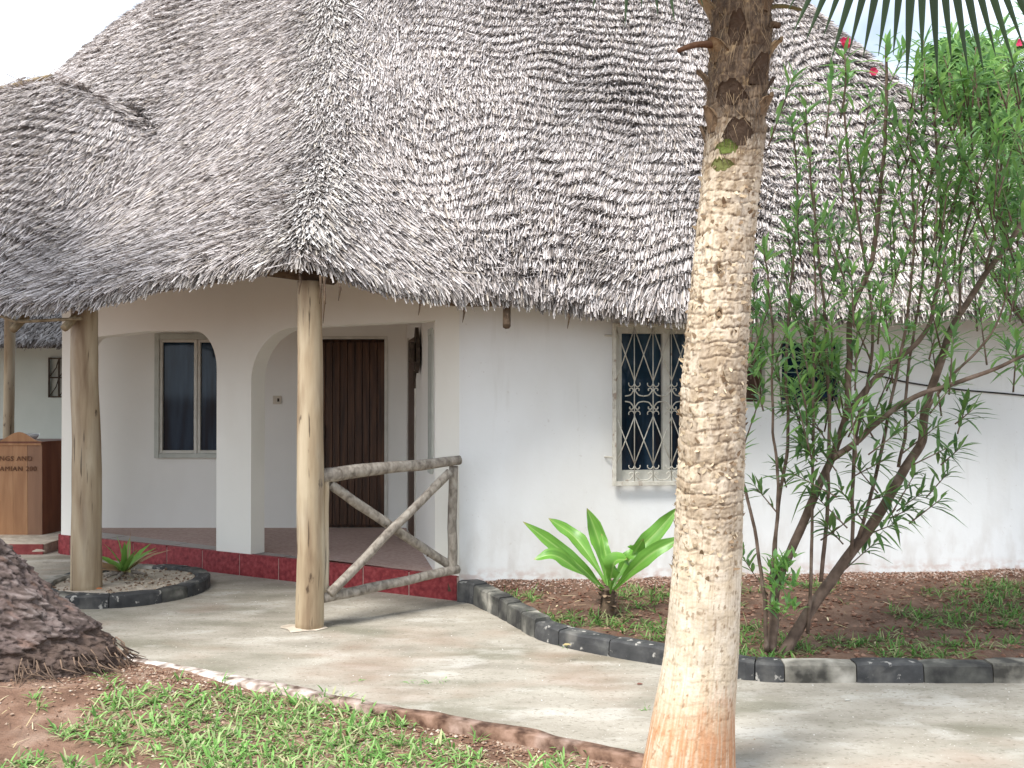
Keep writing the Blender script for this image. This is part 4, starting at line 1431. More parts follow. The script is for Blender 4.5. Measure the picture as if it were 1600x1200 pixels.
lo = [bm.verts.new(p) for p in q]; hi = [bm.verts.new((p[0], p[1], p[2] + .12)) for p in q]
bm.faces.new(lo); bm.faces.new(hi)
for k in range(4):
    bm.faces.new([lo[k], lo[(k + 1) % 4], hi[(k + 1) % 4], hi[k]])
bm_obj('roof', bm, M['thatch_base'], nh)
n = 9000
xx = RNG.uniform(-12, -4.9, n)
ss_ = RNG.uniform(0, 1, n) ** 2 * .9
p0 = np.stack([xx, 13.86 + ss_, ez + .07 + ss_ * .565], -1)
dz_ = np.stack([RNG.normal(0, .25, n), np.full(n, -1.), np.full(n, -.6) + RNG.normal(0, .2, n)], -1)
blades('thatch', p0, dz_, np.tile(np.array([[0, -.5, .8]]), (n, 1)), RNG.uniform(.12, .22, n), RNG.uniform(.012, .028, n), M['thatch'], nh, .15, ((0, 1), (.6, 1), (1, .6)), 0, pal[RNG.integers(0, 6, n)], 'stuff')
adopt(nh)
wp = P(13, 560, 11.9)
tagm(log('walkway_post', (wp[0], wp[1], -.05), (wp[0] + .03, wp[1], float(roof0(wp[0], wp[1])) - .15), .062, .058, M['post'], None, 21), 'slim pole post standing behind the wooden counter, far left', 'post')

# ------------------------------------------------------------------ near palm
palm = empty('fan_palm', (1.0, 4.25, 0), 'pale ringed palm trunk in front of the house with dark fibrous top', 'palm')
PY = 4.25
axis_px = [(1078, 1300, 84), (1077, 1240, 78), (1075, 1200, 70), (1083, 1120, 62), (1094, 1040, 56.5), (1100, 960, 53.5), (1106, 860, 52), (1108, 800, 51.5), (1115, 600, 49.5), (1130, 400, 45.5), (1150, 200, 45), (1157, 60, 45), (1160, -80, 45), (1164, -280, 42), (1168, -450, 30)]
axp = np.array([P(a, b, PY) for a, b, _ in axis_px])
axr = np.array([r / F * PY for _, _, r in axis_px])
ord_ = np.argsort(axp[:, 2])
axz, axx, axr = axp[ord_, 2], axp[ord_, 0], axr[ord_]
nz_, na_ = 1100, 200
zz = np.linspace(-.15, 4.35, nz_)
th = np.arange(na_) * 2 * np.pi / na_
def smooth_interp(z, zs, vs):
    v = np.interp(z, zs, vs)
    return v
rad = smooth_interp(zz, axz, axr)
ker = np.ones(41) / 41
rad = np.convolve(np.pad(rad, 20, mode='edge'), ker, 'valid')
cxs = np.convolve(np.pad(np.interp(zz, axz, axx), 20, mode='edge'), ker, 'valid')
Zg, Tg = np.meshgrid(zz, th, indexing='ij')
ca, sa = np.cos(Tg), np.sin(Tg)
pn = np.stack([ca * 1.0, sa * 1.0, Zg * 6], -1)
low = fbm(pn * 1.2, 111, 3) - .5
# ring scars with a wandering height, split into plates
zw = Zg + .05 * (fbm(np.stack([ca * 1.3, sa * 1.3, Zg * 3], -1), 113, 3) - .5) + .012 * (fbm(np.stack([ca * 6, sa * 6, Zg * 20], -1), 115, 2) - .5)
RH = .058
wz = zw / RH
# irregular ring spacing
wz = wz + .28 * (fbm(np.stack([ca * 1.6, sa * 1.6, Zg * 4.5], -1), 118, 3) - .5) * 2 + .45 * (vn(np.stack([wz * .37, wz * 0, wz * 0], -1), 117) - .5) * 2
ri = np.floor(wz)
rf = wz - ri
rnd = _hash(ri.astype(int), ri.astype(int) * 0, ri.astype(int) * 0, 119)
ncell = 5 + np.floor(rnd * 5)
ta = Tg / (2 * np.pi) * ncell + rnd * 7 + .35 * (fbm(np.stack([ca * 5, sa * 5, Zg * 26], -1), 121, 3) - .5)
ci_ = np.floor(ta) % ncell
cf = ta - np.floor(ta)
cr1 = _hash(ri.astype(int), ci_.astype(int), ri.astype(int) * 0, 123)
cr2 = _hash(ri.astype(int), ci_.astype(int), ri.astype(int) * 0 + 1, 125)
edge_ring = np.exp(-((np.minimum(rf, 1 - rf) * RH) / .0042) ** 2)
edge_cell = np.exp(-((np.minimum(cf, 1 - cf)) / .035) ** 2) * (cr2 > .25)
fine = fbm(np.stack([ca * 9, sa * 9, Zg * 55], -1), 127, 4)
mid_ = fbm(np.stack([ca * 4, sa * 4, Zg * 24], -1), 129, 4)
vert = fbm(np.stack([ca * 26, sa * 26, Zg * 7], -1), 131, 3)
def sst(a, b, v):
    t = np.clip((v - a) / (b - a), 0, 1)
    return t * t * (3 - 2 * t)
plate = sst(.75, 1.2, Zg) * (1 - .0 * Zg)         # strength of flaking
topf = sst(2.42, 2.85, Zg + .25 * (mid_ - .5))     # fibrous part
flake = sst(.52, .66, mid_ * .6 + fine * .4 + .22 * (cr1 - .5)) * plate
crack = np.clip(edge_ring * (.25 + .45 * plate) * sst(.42, .6, mid_ + .12 * plate) + edge_cell * plate * .55 * sst(.35, .6, fine), 0, 1)
disp = .006 * low - crack * (.003 + .004 * plate) - flake * .004 + plate * .003 * (cr1 - .5) + .003 * (fine - .5) * (.4 + .8 * plate) + .002 * plate * (rf - .5) + .003 * plate * (sst(.5, .56, mid_) - .5)
disp += topf * (.045 * (fbm(np.stack([ca * 3, sa * 3, Zg * 9], -1), 133, 4) - .5) + .02 * (fbm(np.stack([ca * 12, sa * 12, Zg * 14], -1), 135, 3) - .5))
for hpx, hpy, hw_, hh_ in ((1122, 425, .014, .022), (1124, 494, .012, .021)):
    hz = float(P(hpx, hpy, PY)[2])
    cxh = np.interp(hz, axz, axx); rh = np.interp(hz, axz, axr)
    tpos = math.asin(np.clip(((hpx - 800) / F * (PY - rh) - cxh) / rh, -1, 1)) - math.pi / 2
    dth = np.angle(np.exp(1j * (Tg - tpos)))
    hole = np.exp(-(((Zg - hz) / hh_) ** 2 + (dth * rh / hw_) ** 2) ** 2)
    disp -= .05 * hole
    flake = np.maximum(flake, hole)
R_ = rad[:, None] + disp
asym = 1 + .03 * np.cos(2 * Tg + 1)
X = cxs[:, None] + R_ * asym * ca
Y = PY + R_ * sa
V = np.stack([X, Y, Zg], -1).reshape(-1, 3)
cream = np.array([.68, .575, .43]); pale = np.array([.74, .655, .53]); tan_ = np.array([.50, .395, .27]); brown = np.array([.20, .135, .085]); dkb = np.array([.085, .055, .036]); orange = np.array([.50, .22, .09]); grey = np.array([.42, .36, .29])
def mixc(a, b, t):
    return a * (1 - t[..., None]) + b * t[..., None]
cc_ = mixc(np.broadcast_to(pale, X.shape + (3,)), cream, sst(.35, .65, mid_))
cc_ = mixc(cc_, tan_, np.clip(plate * (cr1 * .5 + .5 * (fine - .35)) + (1 - plate) * sst(.5, .72, vert) * .3, 0, 1))
sub_ = fbm(np.stack([ca * 16, sa * 16, Zg * 60], -1), 139, 3)
cc_ = mixc(cc_, brown, sst(.62, .72, sub_) * (.2 + .3 * plate))
cc_ = mixc(cc_, np.array([.80, .70, .54]), sst(.62, .72, 1 - sub_) * .5 * plate)
cc_ = mixc(cc_, grey, sst(.52, .75, low + .5) * .5)
cc_ = mixc(cc_, np.array([.50, .40, .28]), sst(.52, .68, fbm(np.stack([ca * 22, sa * 22, Zg * 9], -1), 145, 4)) * .6)
cc_ = mixc(cc_, np.array([.28, .20, .13]), sst(.66, .72, fbm(np.stack([ca * 14, sa * 14, Zg * 40], -1), 147, 3)) * .8)
cc_ = mixc(cc_, np.array([.33, .245, .16]), np.clip(flake * .55, 0, 1))
band = sst(.9, 1.25, Zg) * sst(2.1, 1.6, Zg)
cc_ = mixc(cc_, np.array([.40, .32, .235]), band * sst(.35, .7, fbm(np.stack([ca * 2.5, sa * 2.5, Zg * 9], -1), 141, 4)) * .75)
cc_ = mixc(cc_, brown * .7, np.clip(crack * 1.0, 0, 1))
hl = np.exp(-((np.abs((zw / .021) % 1 - .5)) / .16) ** 2) * sst(.52, .66, fbm(np.stack([ca * 5, sa * 5, Zg * 45], -1), 143, 3))
cc_ = mixc(cc_, brown * .8, hl * (.25 + .6 * plate))
cc_ = mixc(cc_, orange, sst(.46, .26, Zg + .45 * (vert - .5) + .2 * (mid_ - .5)) * (.3 + .5 * sst(.3, .6, vert)))
tc_ = mixc(np.broadcast_to(dkb, X.shape + (3,)), np.array([.20, .135, .08]), sst(.42, .68, vert * .5 + fine * .5))
tc_ = mixc(tc_, np.array([.42, .30, .16]), sst(.62, .74, mid_) * .7)
cc_ = mixc(cc_, tc_, topf * .95)
i = np.arange(nz_ - 1)[:, None]; j = np.arange(na_)[None]; j2 = (j + 1) % na_
np_mesh('trunk', V, [np.stack([i * na_ + j, i * na_ + j2, (i + 1) * na_ + j2, (i + 1) * na_ + j], -1).reshape(-1, 4)], M['bark_palm'], palm, cc_.reshape(-1, 3))
def trunk_at(z):
    return float(np.interp(z, axz, axx)), float(np.interp(z, axz, axr))
# cut leaf bases clasping the upper trunk
def leaf_base(z, th_, L, W, outw, col, drop=0.0, up=.8):
    cx, r = trunk_at(z)
    o = np.array([cx + (r - .01) * math.cos(th_), PY + (r - .01) * math.sin(th_), z])
    rad_ = np.array([math.cos(th_), math.sin(th_), 0]); tang = np.array([-math.sin(th_), math.cos(th_), 0])
    rows = []
    nu, nv = 7, 6
    for a in range(nu):
        t = a / (nu - 1)
        c = o + np.array([0, 0, 1]) * L * t * up + rad_ * (outw * t ** 1.4) - np.array([0, 0, 1]) * drop * t * t
        w = W * (1 - .55 * t) * (1 - .3 * (t > .95))
        for b in range(nv):
            u = b / (nv - 1) * 2 - 1
            rows.append(c + tang * u * w - rad_ * (abs(u) ** 2 * w * .55 * (1 - .4 * t)) + rad_ * .012 + np.array([0, 0, .012 * random.uniform(-1, 1) * (a == nu - 1)]))
    V = np.array(rows)
    n0 = len(V)
    V2 = np.vstack([V, V - rad_ * .014])
    f = grid_faces(nu, nv)
    rim = []
    bd = [(a * nv) for a in range(nu)] + [(nu - 1) * nv + b for b in range(1, nv)] + [a * nv + nv - 1 for a in range(nu - 2, -1, -1)]
    for p, q in zip(bd, bd[1:]):
        rim.append([p, q, q + n0, p + n0])
    np_mesh('leaf_base', V2, [f, f[:, ::-1] + n0, np.array(rim)], M['bark_rough'], palm, np.tile(np.array(col), (len(V2), 1)))
for k in range(54):
    z = 2.62 + 1.75 * (k / 54) + random.uniform(-.03, .03)
    t = k * 2.399 + random.uniform(-.2, .2)
    hi_ = (z - 2.6) / 1.7
    col = random.choice([(.22, .145, .085), (.30, .20, .11), (.11, .07, .045), (.36, .25, .14), (.09, .06, .04)])
    leaf_base(z - .06, t, random.uniform(.09, .17), random.uniform(.05, .085), random.uniform(.01, .045) + .05 * hi_, col)
for (px, py, col) in ((1137, 238, (.16, .21, .05)), (1130, 264, (.22, .24, .08))):
    z = float(P(px, py, PY)[2])
    cx, r = trunk_at(z)
    t = math.asin(np.clip(((px - 800) / F * (PY - r) - cx) / r, -1, 1)) - math.pi / 2
    leaf_base(z - .03, t, .06, .07, .012, col)
# snapped petiole poking left and one right
def stub(a, b, r0, r1, col):
    V, fq, ft = tube_arrays(catmull([a, (np.array(a) + np.array(b)) / 2 + np.array([0, 0, .012]), b], 4), np.linspace(r0, r1, 9), 8, True, .15, 3)
    np_mesh('petiole_stub', V, [fq, ft], M['bark_rough'], palm, np.tile(np.array(col), (len(V), 1)))
stub(P(1118, 70, PY - .05), P(1060, 79, PY - .16), .017, .009, (.15, .075, .04))
stub(P(1192, 12, PY - .02), P(1256, 16, PY + .05), .012, .006, (.26, .22, .10))
stub(P(1190, 48, PY - .02), P(1218, 40, PY - .08), .02, .012, (.10, .06, .035))
# loose fibre
n = 5000
z = 2.55 + 1.7 * RNG.uniform(0, 1, n) ** .8
t = RNG.uniform(0, 2 * np.pi, n)
cx = np.interp(z, axz, axx); r = np.interp(z, axz, axr) + .012
p0 = np.stack([cx + r * np.cos(t), PY + r * np.sin(t), z], -1)
od = np.stack([np.cos(t), np.sin(t), 0 * t], -1); tg = np.stack([-np.sin(t), np.cos(t), 0 * t], -1)
d = od * RNG.uniform(.02, .45, n)[:, None] + tg * RNG.normal(0, .4, n)[:, None] + np.array([0, 0, 1.]) * RNG.choice([1, -1], n, p=[.5, .5])[:, None]
fp = np.array([(.15, .10, .06), (.09, .06, .04), (.24, .17, .10), (.05, .035, .025)])
blades('fibre', p0, d, od, RNG.uniform(.02, .085, n), RNG.uniform(.0012, .0035, n), M['fibre'], palm, .25, ((0, 1), (.5, .8), (1, .2)), 0, fp[RNG.integers(0, 4, n)], 'stuff')
# peeling flakes down the trunk
n = 900
z = RNG.uniform(.85, 2.6, n); t = RNG.uniform(0, 2 * np.pi, n)
cx = np.interp(z, axz, axx); r = np.interp(z, axz, axr) - .001
p0 = np.stack([cx + r * np.cos(t), PY + r * np.sin(t), z], -1)
od = np.stack([np.cos(t), np.sin(t), 0 * t], -1); tg = np.stack([-np.sin(t), np.cos(t), 0 * t], -1)
d = od * RNG.uniform(.1, .55, n)[:, None] + tg * RNG.normal(0, .8, n)[:, None] + np.array([0, 0, 1.]) * RNG.uniform(-.7, .7, n)[:, None]
fp = np.array([(.46, .36, .24), (.60, .49, .34), (.26, .18, .11)])
blades('bark_flake', p0, d, od + 0 * d, RNG.uniform(.008, .028, n), RNG.uniform(.006, .022, n), M['bark_palm'], palm, -.2, ((0, 1), (.6, .8), (1, .3)), 0, fp[RNG.integers(0, 3, n)], 'stuff')

def fan_frond(base, hub, axis, face, R, nseg, spread, droop, col, parent, dead=False):
    """petiole from base to hub, blade segments fanning round axis in the plane facing 'face'"""
    ax = nrm(axis); fc = nrm(np.array(face) - ax * np.dot(face, ax)); si = np.cross(ax, fc)
    mid = (np.array(base) + np.array(hub)) / 2 + np.array([0, 0, .06])
    pts = catmull([base, mid, hub], 6)
    fr_ = bpy.data.objects.new('frond', None); link(fr_, parent)
    V, fq, ft = tube_arrays(pts, np.linspace(.022, .011, len(pts)), 7)
    np_mesh('petiole', V, [fq, ft], M['frond'], fr_, np.tile(np.array((.14, .17, .05)), (len(V), 1)))
    a = np.linspace(-spread, spread, nseg)
    d = np.cos(a)[:, None] * ax + np.sin(a)[:, None] * si
    L = R * (1 - .30 * (np.abs(a) / spread) ** 2) * RNG.uniform(.95, 1.05, nseg)
    W = 2 * R * .52 * spread / min(nseg, 42) * 1.25
    ts = [0, .2, .42, .55, .7, .85, 1.0]
    ws_ = [.12, .55, 1.0, 1.0, .85, .5, .04]
    rows = []
    for t_, w_ in zip(ts, ws_):
        c = np.array(hub) + d * (L * t_)[:, None] + np.array([0, 0, -1.]) * (L * droop * t_ ** 2.2)[:, None]
        wv = nrm(np.cross(d, fc)) * (W * w_ * .5)
        fo = fc * (W * w_ * .28)
        rows += [c - wv, c + fo, c + wv]
    V = np.stack(rows, 1)
    per = V.shape[1]
    fs = np.array([[r_ * 3 + c_, r_ * 3 + c_ + 1, r_ * 3 + c_ + 4, r_ * 3 + c_ + 3] for r_ in range(len(ts) - 1) for c_ in range(2)])
    Fq = (np.arange(nseg)[:, None, None] * per + fs[None]).reshape(-1, 4)
    cl = np.array(col) * RNG.uniform(.8, 1.2, (nseg, 1))
    np_mesh('blade', V.reshape(-1, 3), [Fq], M['frond'], fr_, np.repeat(cl, per, 0))
crown = np.array([trunk_at(4.25)[0], PY, 4.25])
G1 = (.035, .065, .022)
fan_frond(crown + np.array([.05, -.05, 0]), P(1440, -372, 4.1), (.12, 0, -1), (0, -1, .1), 1.25, 54, 1.3, .0, G1, palm)
fan_frond(crown + np.array([-.03, -.05, -.05]), P(995, -345, 4.0), (-.02, -.05, -1), (.2, -1, .1), .94, 38, 1.3, .02, G1, palm)
for k in range(15):
    t = k * 2.399 + .6
    el = .25 + .9 * ((k * 7) % 15) / 15
    dr = np.array([math.cos(t) * math.cos(el), math.sin(t) * math.cos(el), math.sin(el)])
    hub = crown + dr * random.uniform(.75, .95)
    fan_frond(crown + dr * .05, hub, dr + np.array([0, 0, -.25]), (dr[0] * -.5, dr[1] * -.5, 1), random.uniform(.75, .9), 34, 1.5, .35, (.04, .08, .026), palm)
adopt(palm)

# ------------------------------------------------------------------ leaning palm base, lower left
lt = empty('leaning_palm', (-3.3, 5.95, 0), 'thick rough brown base of a leaning palm at the lower left edge', 'palm')
zk = np.array([-.15, 0, .1, .175, .325, .53, .62, .78, 1.2, 2, 4, 6.2])
rk = np.array([.94, .90, .86, .80, .68, .58, .54, .48, .37, .28, .2, .16])
xk = np.array([-2.22, -2.23, -2.26, -2.32, -2.56, -2.79, -2.89, -3.05, -3.26, -3.9, -5.1, -5.8])
nz_, na_ = 520, 300
zz = -.15 + 6.35 * np.linspace(0, 1, nz_) ** 2.2
cxk = xk - rk
rad = np.interp(zz, zk, rk); cxs = np.interp(zz, zk, cxk)
def sm(v, n):
    return np.convolve(np.pad(v, n // 2, mode='edge'), np.ones(n) / n, 'valid')
rad, cxs = sm(rad, 25), sm(cxs, 25)
th = np.arange(na_) * 2 * np.pi / na_
Zg, Tg = np.meshgrid(zz, th, indexing='ij')
ca, sa = np.cos(Tg), np.sin(Tg)
arc_ = Tg * rad[:, None]
q1 = np.stack([ca * rad[:, None] * 5 , sa * rad[:, None] * 5, Zg * 5 + ca * .8], -1)
# bark laid in coarse flakes that run across the lean
n1 = fbm(q1 * 1.0, 201, 5)
q2 = np.stack([ca * rad[:, None] * 14, sa * rad[:, None] * 14, Zg * 26 + ca * rad[:, None] * 12], -1)
n2 = fbm(q2, 203, 4)
rdg = 1 - np.abs(fbm(q2 * .55 + 5, 205, 4) * 2 - 1)
lipz = .13 + .10 * np.clip((ca + .2), 0, 1) + .10 * (n1 - .5)
rootz = 1 - sst(-.015, .015, Zg - lipz)
nearw = np.clip(1 - (Zg - 1.5) / 2, .25, 1)
n3 = fbm(q2 * 2.6 + 11, 209, 3)
n4 = fbm(q2 * 1.3 + 21, 211, 4)
step = np.floor((n1 * .5 + Zg * 1.2 + .5 * n2) * 9) / 9 - (n1 * .5 + Zg * 1.2 + .5 * n2)
disp = (.11 * (n1 - .5) + .085 * (n2 - .5) + .06 * (rdg - .7) + .05 * (n3 - .5) + .05 * (n4 - .5) + .13 * (step + .055)) * nearw - rootz * .05
R_ = rad[:, None] + disp * np.minimum(1, rad[:, None] / .35)
X = cxs[:, None] + R_ * ca
Y = 5.95 + R_ * sa * .66
bk1, bk2, bk3 = np.array([.165, .122, .110]), np.array([.085, .062, .054]), np.array([.29, .24, .22])
cc_ = mixc(np.broadcast_to(bk1, X.shape + (3,)), bk2, sst(.45, .7, n2))
cc_ = mixc(cc_, bk3, sst(.52, .72, n3 * .6 + n1 * .4) * .7)
cc_ = mixc(cc_, np.array([.07, .05, .04]), sst(.52, .34, n3) * .7)
cc_ = mixc(cc_, np.array([.30, .15, .09]), sst(.6, .75, fbm(q1 * 2.3 + 3, 207, 3)) * .25)
cc_ = mixc(cc_, np.array([.10, .066, .048]), rootz * .6)
i = np.arange(nz_ - 1)[:, None]; j = np.arange(na_)[None]; j2 = (j + 1) % na_
np_mesh('trunk', np.stack([X, Y, Zg], -1).reshape(-1, 3), [np.stack([i * na_ + j, i * na_ + j2, (i + 1) * na_ + j2, (i + 1) * na_ + j], -1).reshape(-1, 4)], M['bark_rough'], lt, cc_.reshape(-1, 3))
# rootlets at the foot
lst, cols_ = [], []
for k in range(190):
    t = RNG.uniform(-math.pi, .35)
    zc = RNG.uniform(-.03, .15)
    r = np.interp(zc, zk, rk); cx = np.interp(zc, zk, cxk)
    o = np.array([cx + r * math.cos(t), 5.95 + r * .66 * math.sin(t), zc])
    od = np.array([math.cos(t), math.sin(t), 0])
    L = RNG.uniform(.015, .06)
    pts = [o - od * .03 + np.array([0, 0, .03]), o + od * .015 + np.array([RNG.normal(0, .02), 0, -L * .4]), o + od * RNG.uniform(.0, .07) + np.array([RNG.normal(0, .06), RNG.normal(0, .03), -L])]
    lst.append((pts, [.0045, .0035, .002]))
    cols_.append(random.choice([(.10, .068, .05), (.17, .115, .08), (.22, .15, .105), (.06, .042, .032)]))
tubes('root', lst, M['fibre'], lt, 4, 'stuff', 0, True, cols_)
# crown, out of the picture but part of the tree
ct = np.array([cxs[-1], 5.95, 6.2])
for k in range(14):
    t = k * 2.399
    el = random.uniform(-.1, .9)
    fr_ = bpy.data.objects.new('frond', None); link(fr_, lt)
    d = np.array([math.cos(t) * math.cos(el), math.sin(t) * math.cos(el), math.sin(el)])
    pts = np.array([ct + d * (2.6 * u) - np.array([0, 0, 1.6 * u * u]) for u in np.linspace(0, 1, 10)])
    V, fq, ft = tube_arrays(pts, np.linspace(.025, .006, 10), 6)
    np_mesh('stalk', V, [fq, ft], M['frond'], fr_, np.tile(np.array((.16, .18, .06)), (len(V), 1)))
    m_ = 60
    u = np.linspace(.12, 1, m_)
    pp = np.stack([np.interp(u, np.linspace(0, 1, 10), pts[:, a]) for a in range(3)], -1)
    tn = nrm(np.gradient(pp, axis=0)); sd_ = nrm(np.cross(tn, [0, 0, 1.]))
    p0 = np.vstack([pp, pp]); dd_ = np.vstack([tn * .6 + sd_, tn * .6 - sd_]) - np.array([0, 0, .25])
    blades('leaflets', p0, dd_, np.tile(np.array([[0, 0, 1.]]), (2 * m_, 1)), np.tile(.55 * np.sin(np.pi * np.clip(u * .85 + .12, 0, 1)) + .08, 2), .035, M['frond'], fr_, .45, ((0, .6), (.3, 1), (.7, .7), (1, .05)), .3, np.array((.05, .10, .03)) * RNG.uniform(.8, 1.2, (2 * m_, 1)))
adopt(lt)

# ------------------------------------------------------------------ broad-leaved plant in the bed
bp0 = P(950, 925, 7.0)
big = empty('broadleaf_plant', (bp0[0], 7.0, .06), 'young plant with large glossy green leaves in the bed near the grilled window', 'plant')
def broad_leaf(pts_px, W, wav, seed, tw=0.0):
    pts = [P(*p) for p in pts_px]
    sp = catmull(pts, 8)
    n = len(sp)
    t = np.linspace(0, 1, n)
    T = nrm(np.gradient(sp, axis=0))
    view = nrm(sp - np.array([0, 0, 1.6]))
    up = np.array([math.sin(tw), -.75, .65])
    w = nrm(np.cross(T, up[None] * np.ones((n, 1))))
    nn = np.cross(w, T)
    prof = np.interp(t, [0, .12, .3, .55, .8, .93, 1], [.16, .24, .55, 1.0, .78, .36, .03])
    nv = 17
    rows, cls = [], []
    for k in range(nv):
        u = k / (nv - 1) * 2 - 1
        wave = 1.8 * wav * np.sin(t * 13 + seed * 2.1 + (1.5 if u > 0 else 0)) * abs(u) ** 1.5 * prof
        cup = .4 * abs(u) * (1 - .5 * t)
        rows.append(sp + w * (u * W * .42 * prof)[:, None] + nn * (cup * W * .5 * prof + wave * W)[:, None])
    V = np.stack(rows, 1).reshape(-1, 3)
    uu = np.linspace(-1, 1, nv)[None] * np.ones((n, 1)); tt = t[:, None] * np.ones((1, nv))
    vein = fbm(np.stack([uu * 9 + seed, tt * 2.2, 0 * uu + seed], -1), 501, 3)[..., None]
    cl = np.array([.085, .25, .03]) * (1 - vein) + np.array([.22, .46, .075]) * vein
    cl = cl * (.85 + .3 * fbm(np.stack([uu * 2, tt * 5, 0 * uu + seed * 3], -1), 503, 3))[..., None]
    rib = np.exp(-(uu / .09) ** 2)[..., None] * .65
    cl = cl * (1 - rib) + np.array([.38, .56, .17]) * rib
    tip_ = np.clip((tt - .95) / .05, 0, 1)[..., None]
    cl = cl * (1 - tip_) + np.array([.36, .28, .10]) * tip_
    return np_mesh('leaf', V, [grid_faces(n, nv)], M['bigleaf'], big, cl.reshape(-1, 3))
broad_leaf([(944, 920, 7.0), (915, 893, 6.9), (870, 855, 6.85), (817, 815, 6.85)], .125, .05, 1, -.3)
broad_leaf([(942, 924, 6.98), (905, 893, 6.7), (866, 868, 6.6), (834, 874, 6.6)], .12, .05, 2, -.2)
broad_leaf([(947, 912, 7.05), (920, 868, 7.15), (893, 835, 7.25), (857, 810, 7.3)], .14, .06, 3)
broad_leaf([(949, 915, 7.0), (942, 870, 7.05), (932, 835, 7.1), (917, 794, 7.1)], .15, .04, 4)
broad_leaf([(952, 918, 6.98), (950, 885, 6.92), (945, 860, 6.95), (940, 834, 7.0)], .09, .05, 5)
broad_leaf([(955, 920, 7.02), (975, 882, 7.1), (992, 862, 7.0), (1005, 842, 6.9)], .15, .05, 6, .3)
broad_leaf([(956, 912, 7.05), (990, 868, 7.15), (1025, 832, 7.2), (1061, 792, 7.2)], .15, .07, 7, .3)
broad_leaf([(957, 924, 6.98), (985, 893, 6.88), (1022, 862, 6.8), (1068, 838, 6.8)], .13, .04, 8, .5)
broad_leaf([(952, 927, 6.95), (956, 895, 6.75), (962, 877, 6.68), (980, 874, 6.6)], .16, .04, 9)
pts = [P(947, 985, 7.0), P(948, 960, 7.0), P(950, 935, 7.0), P(951, 920, 7.0)]
V, fq, ft = tube_arrays(catmull(pts, 6), np.linspace(.052, .048, 19), 14, True, .22, 5)
np_mesh('stem', V, [fq, ft], M['darkwood'], big)
n = 60
t = RNG.uniform(0, 2 * np.pi, n)
p0 = np.stack([bp0[0] - .006 + .045 * np.cos(t), 7.0 + .045 * np.sin(t), RNG.uniform(.07, .3, n)], -1)
d = np.stack([np.cos(t), np.sin(t), RNG.uniform(-.2, 1.2, n)], -1)
blades('leaf_scar', p0, d, np.tile(np.array([[0, 0, 1.]]), (n, 1)) + .01, .035, .035, M['fibre'], big, .2, ((0, 1), (.6, .8), (1, .3)), 0, np.array([(.2, .14, .09)]) * RNG.uniform(.4, 1.4, (n, 1)), 'stuff')
adopt(big)

# ------------------------------------------------------------------ oleanders
LG = np.array([(.17, .34, .10), (.23, .42, .11), (.12, .25, .11), (.28, .47, .14), (.18, .31, .14)])
class Bush:
    def __init__(s):
        s.p, s.d, s.L, s.W, s.c, s.b = [], [], [], [], [], []
    def shoot(s, p, d, n=14, step=.036, L=.125, dark=1.0):
        """whorls of narrow leaves from a tip backwards along -d"""
        d = nrm(d)
        n = max(2, int(n * .8))
        L = L * 1.6
        a0 = random.uniform(0, 6.28)
        u = nrm(np.cross(d, [.3, .2, 1.0])); v = np.cross(d, u)
        for k in range(n):
            w = k // 3
            a = a0 + (k % 3) * 2.094 + w * 1.05 + random.uniform(-.25, .25)
            open_ = min(1.5, .55 + .24 * w + random.uniform(-.15, .25))
            ld = d * math.cos(open_) + (u * math.cos(a) + v * math.sin(a)) * math.sin(open_)
            s.p.append(p - d * step * w); s.d.append(ld)
            s.L.append(L * random.uniform(.7, 1.15) * (.65 + .12 * min(w, 4))); s.W.append(random.uniform(.018, .030))
            young = max(0, 1 - w / 3)
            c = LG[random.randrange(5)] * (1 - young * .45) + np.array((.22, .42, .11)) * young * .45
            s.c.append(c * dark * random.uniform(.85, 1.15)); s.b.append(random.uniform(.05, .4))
    def along(s, pts, per_m=26, L=.12, t0=.3, dark=1.0):
        pts = np.asarray(pts)
        ln = np.linalg.norm(np.diff(pts, axis=0), axis=1); cu = np.concatenate([[0], np.cumsum(ln)])
        for q in np.arange(cu[-1] * t0, cu[-1], 3 / per_m):
            p = np.array([np.interp(q, cu, pts[:, a]) for a in range(3)])
            p2 = np.array([np.interp(min(q + .03, cu[-1] + .03), cu, pts[:, a]) for a in range(3)])
            d = nrm(p2 - p) if np.linalg.norm(p2 - p) > 1e-6 else np.array([0, 0, 1.])
            s.shoot(p, d, random.choice([2, 3, 3, 3]), .02, L, dark)
    def build(s, parent):
        n = len(s.p)
        d = nrm(np.array(s.d))
        return blades('foliage', np.array(s.p), d, np.tile(np.array([[.02, -.15, 1.]]), (n, 1)), np.array(s.L), np.array(s.W), M['leaf'], parent, np.array(s.b), ((0, .2), (.3, .95), (.62, .85), (1, .04)), .35, np.clip(np.array(s.c), 0, 1), 'stuff')
ole = empty('oleander', tuple(GP(1222, 1015, .07)), 'tall many stemmed oleander with narrow leaves and pink flowers right of the palm', 'shrub')
bush = Bush()
OY = 6.08
def stem(px, Y0, Y1, r0, r1, leaf0=None, per_m=30, tip=True, name='branch', dark=1.0):
    pts = [P(p[0], p[1], Y0 + (Y1 - Y0) * k / (len(px) - 1)) for k, p in enumerate(px)]
    sp = catmull(pts, 6)
    sp = sp + (fbm(sp * 6, 301, 2) - .5)[:, None] * np.array([.03, .02, .0])
    V, fq, ft = tube_arrays(sp, np.linspace(r0, r1, len(sp)), 8, True, .14, int(px[0][0]) % 37)
    np_mesh(name, V, [fq, ft], M['twig'], ole)
    if leaf0 is not None:
        bush.along(sp, per_m, .12, leaf0, dark)
    if tip:
        bush.shoot(sp[-1], sp[-1] - sp[-3], 16)
    return sp
main = []
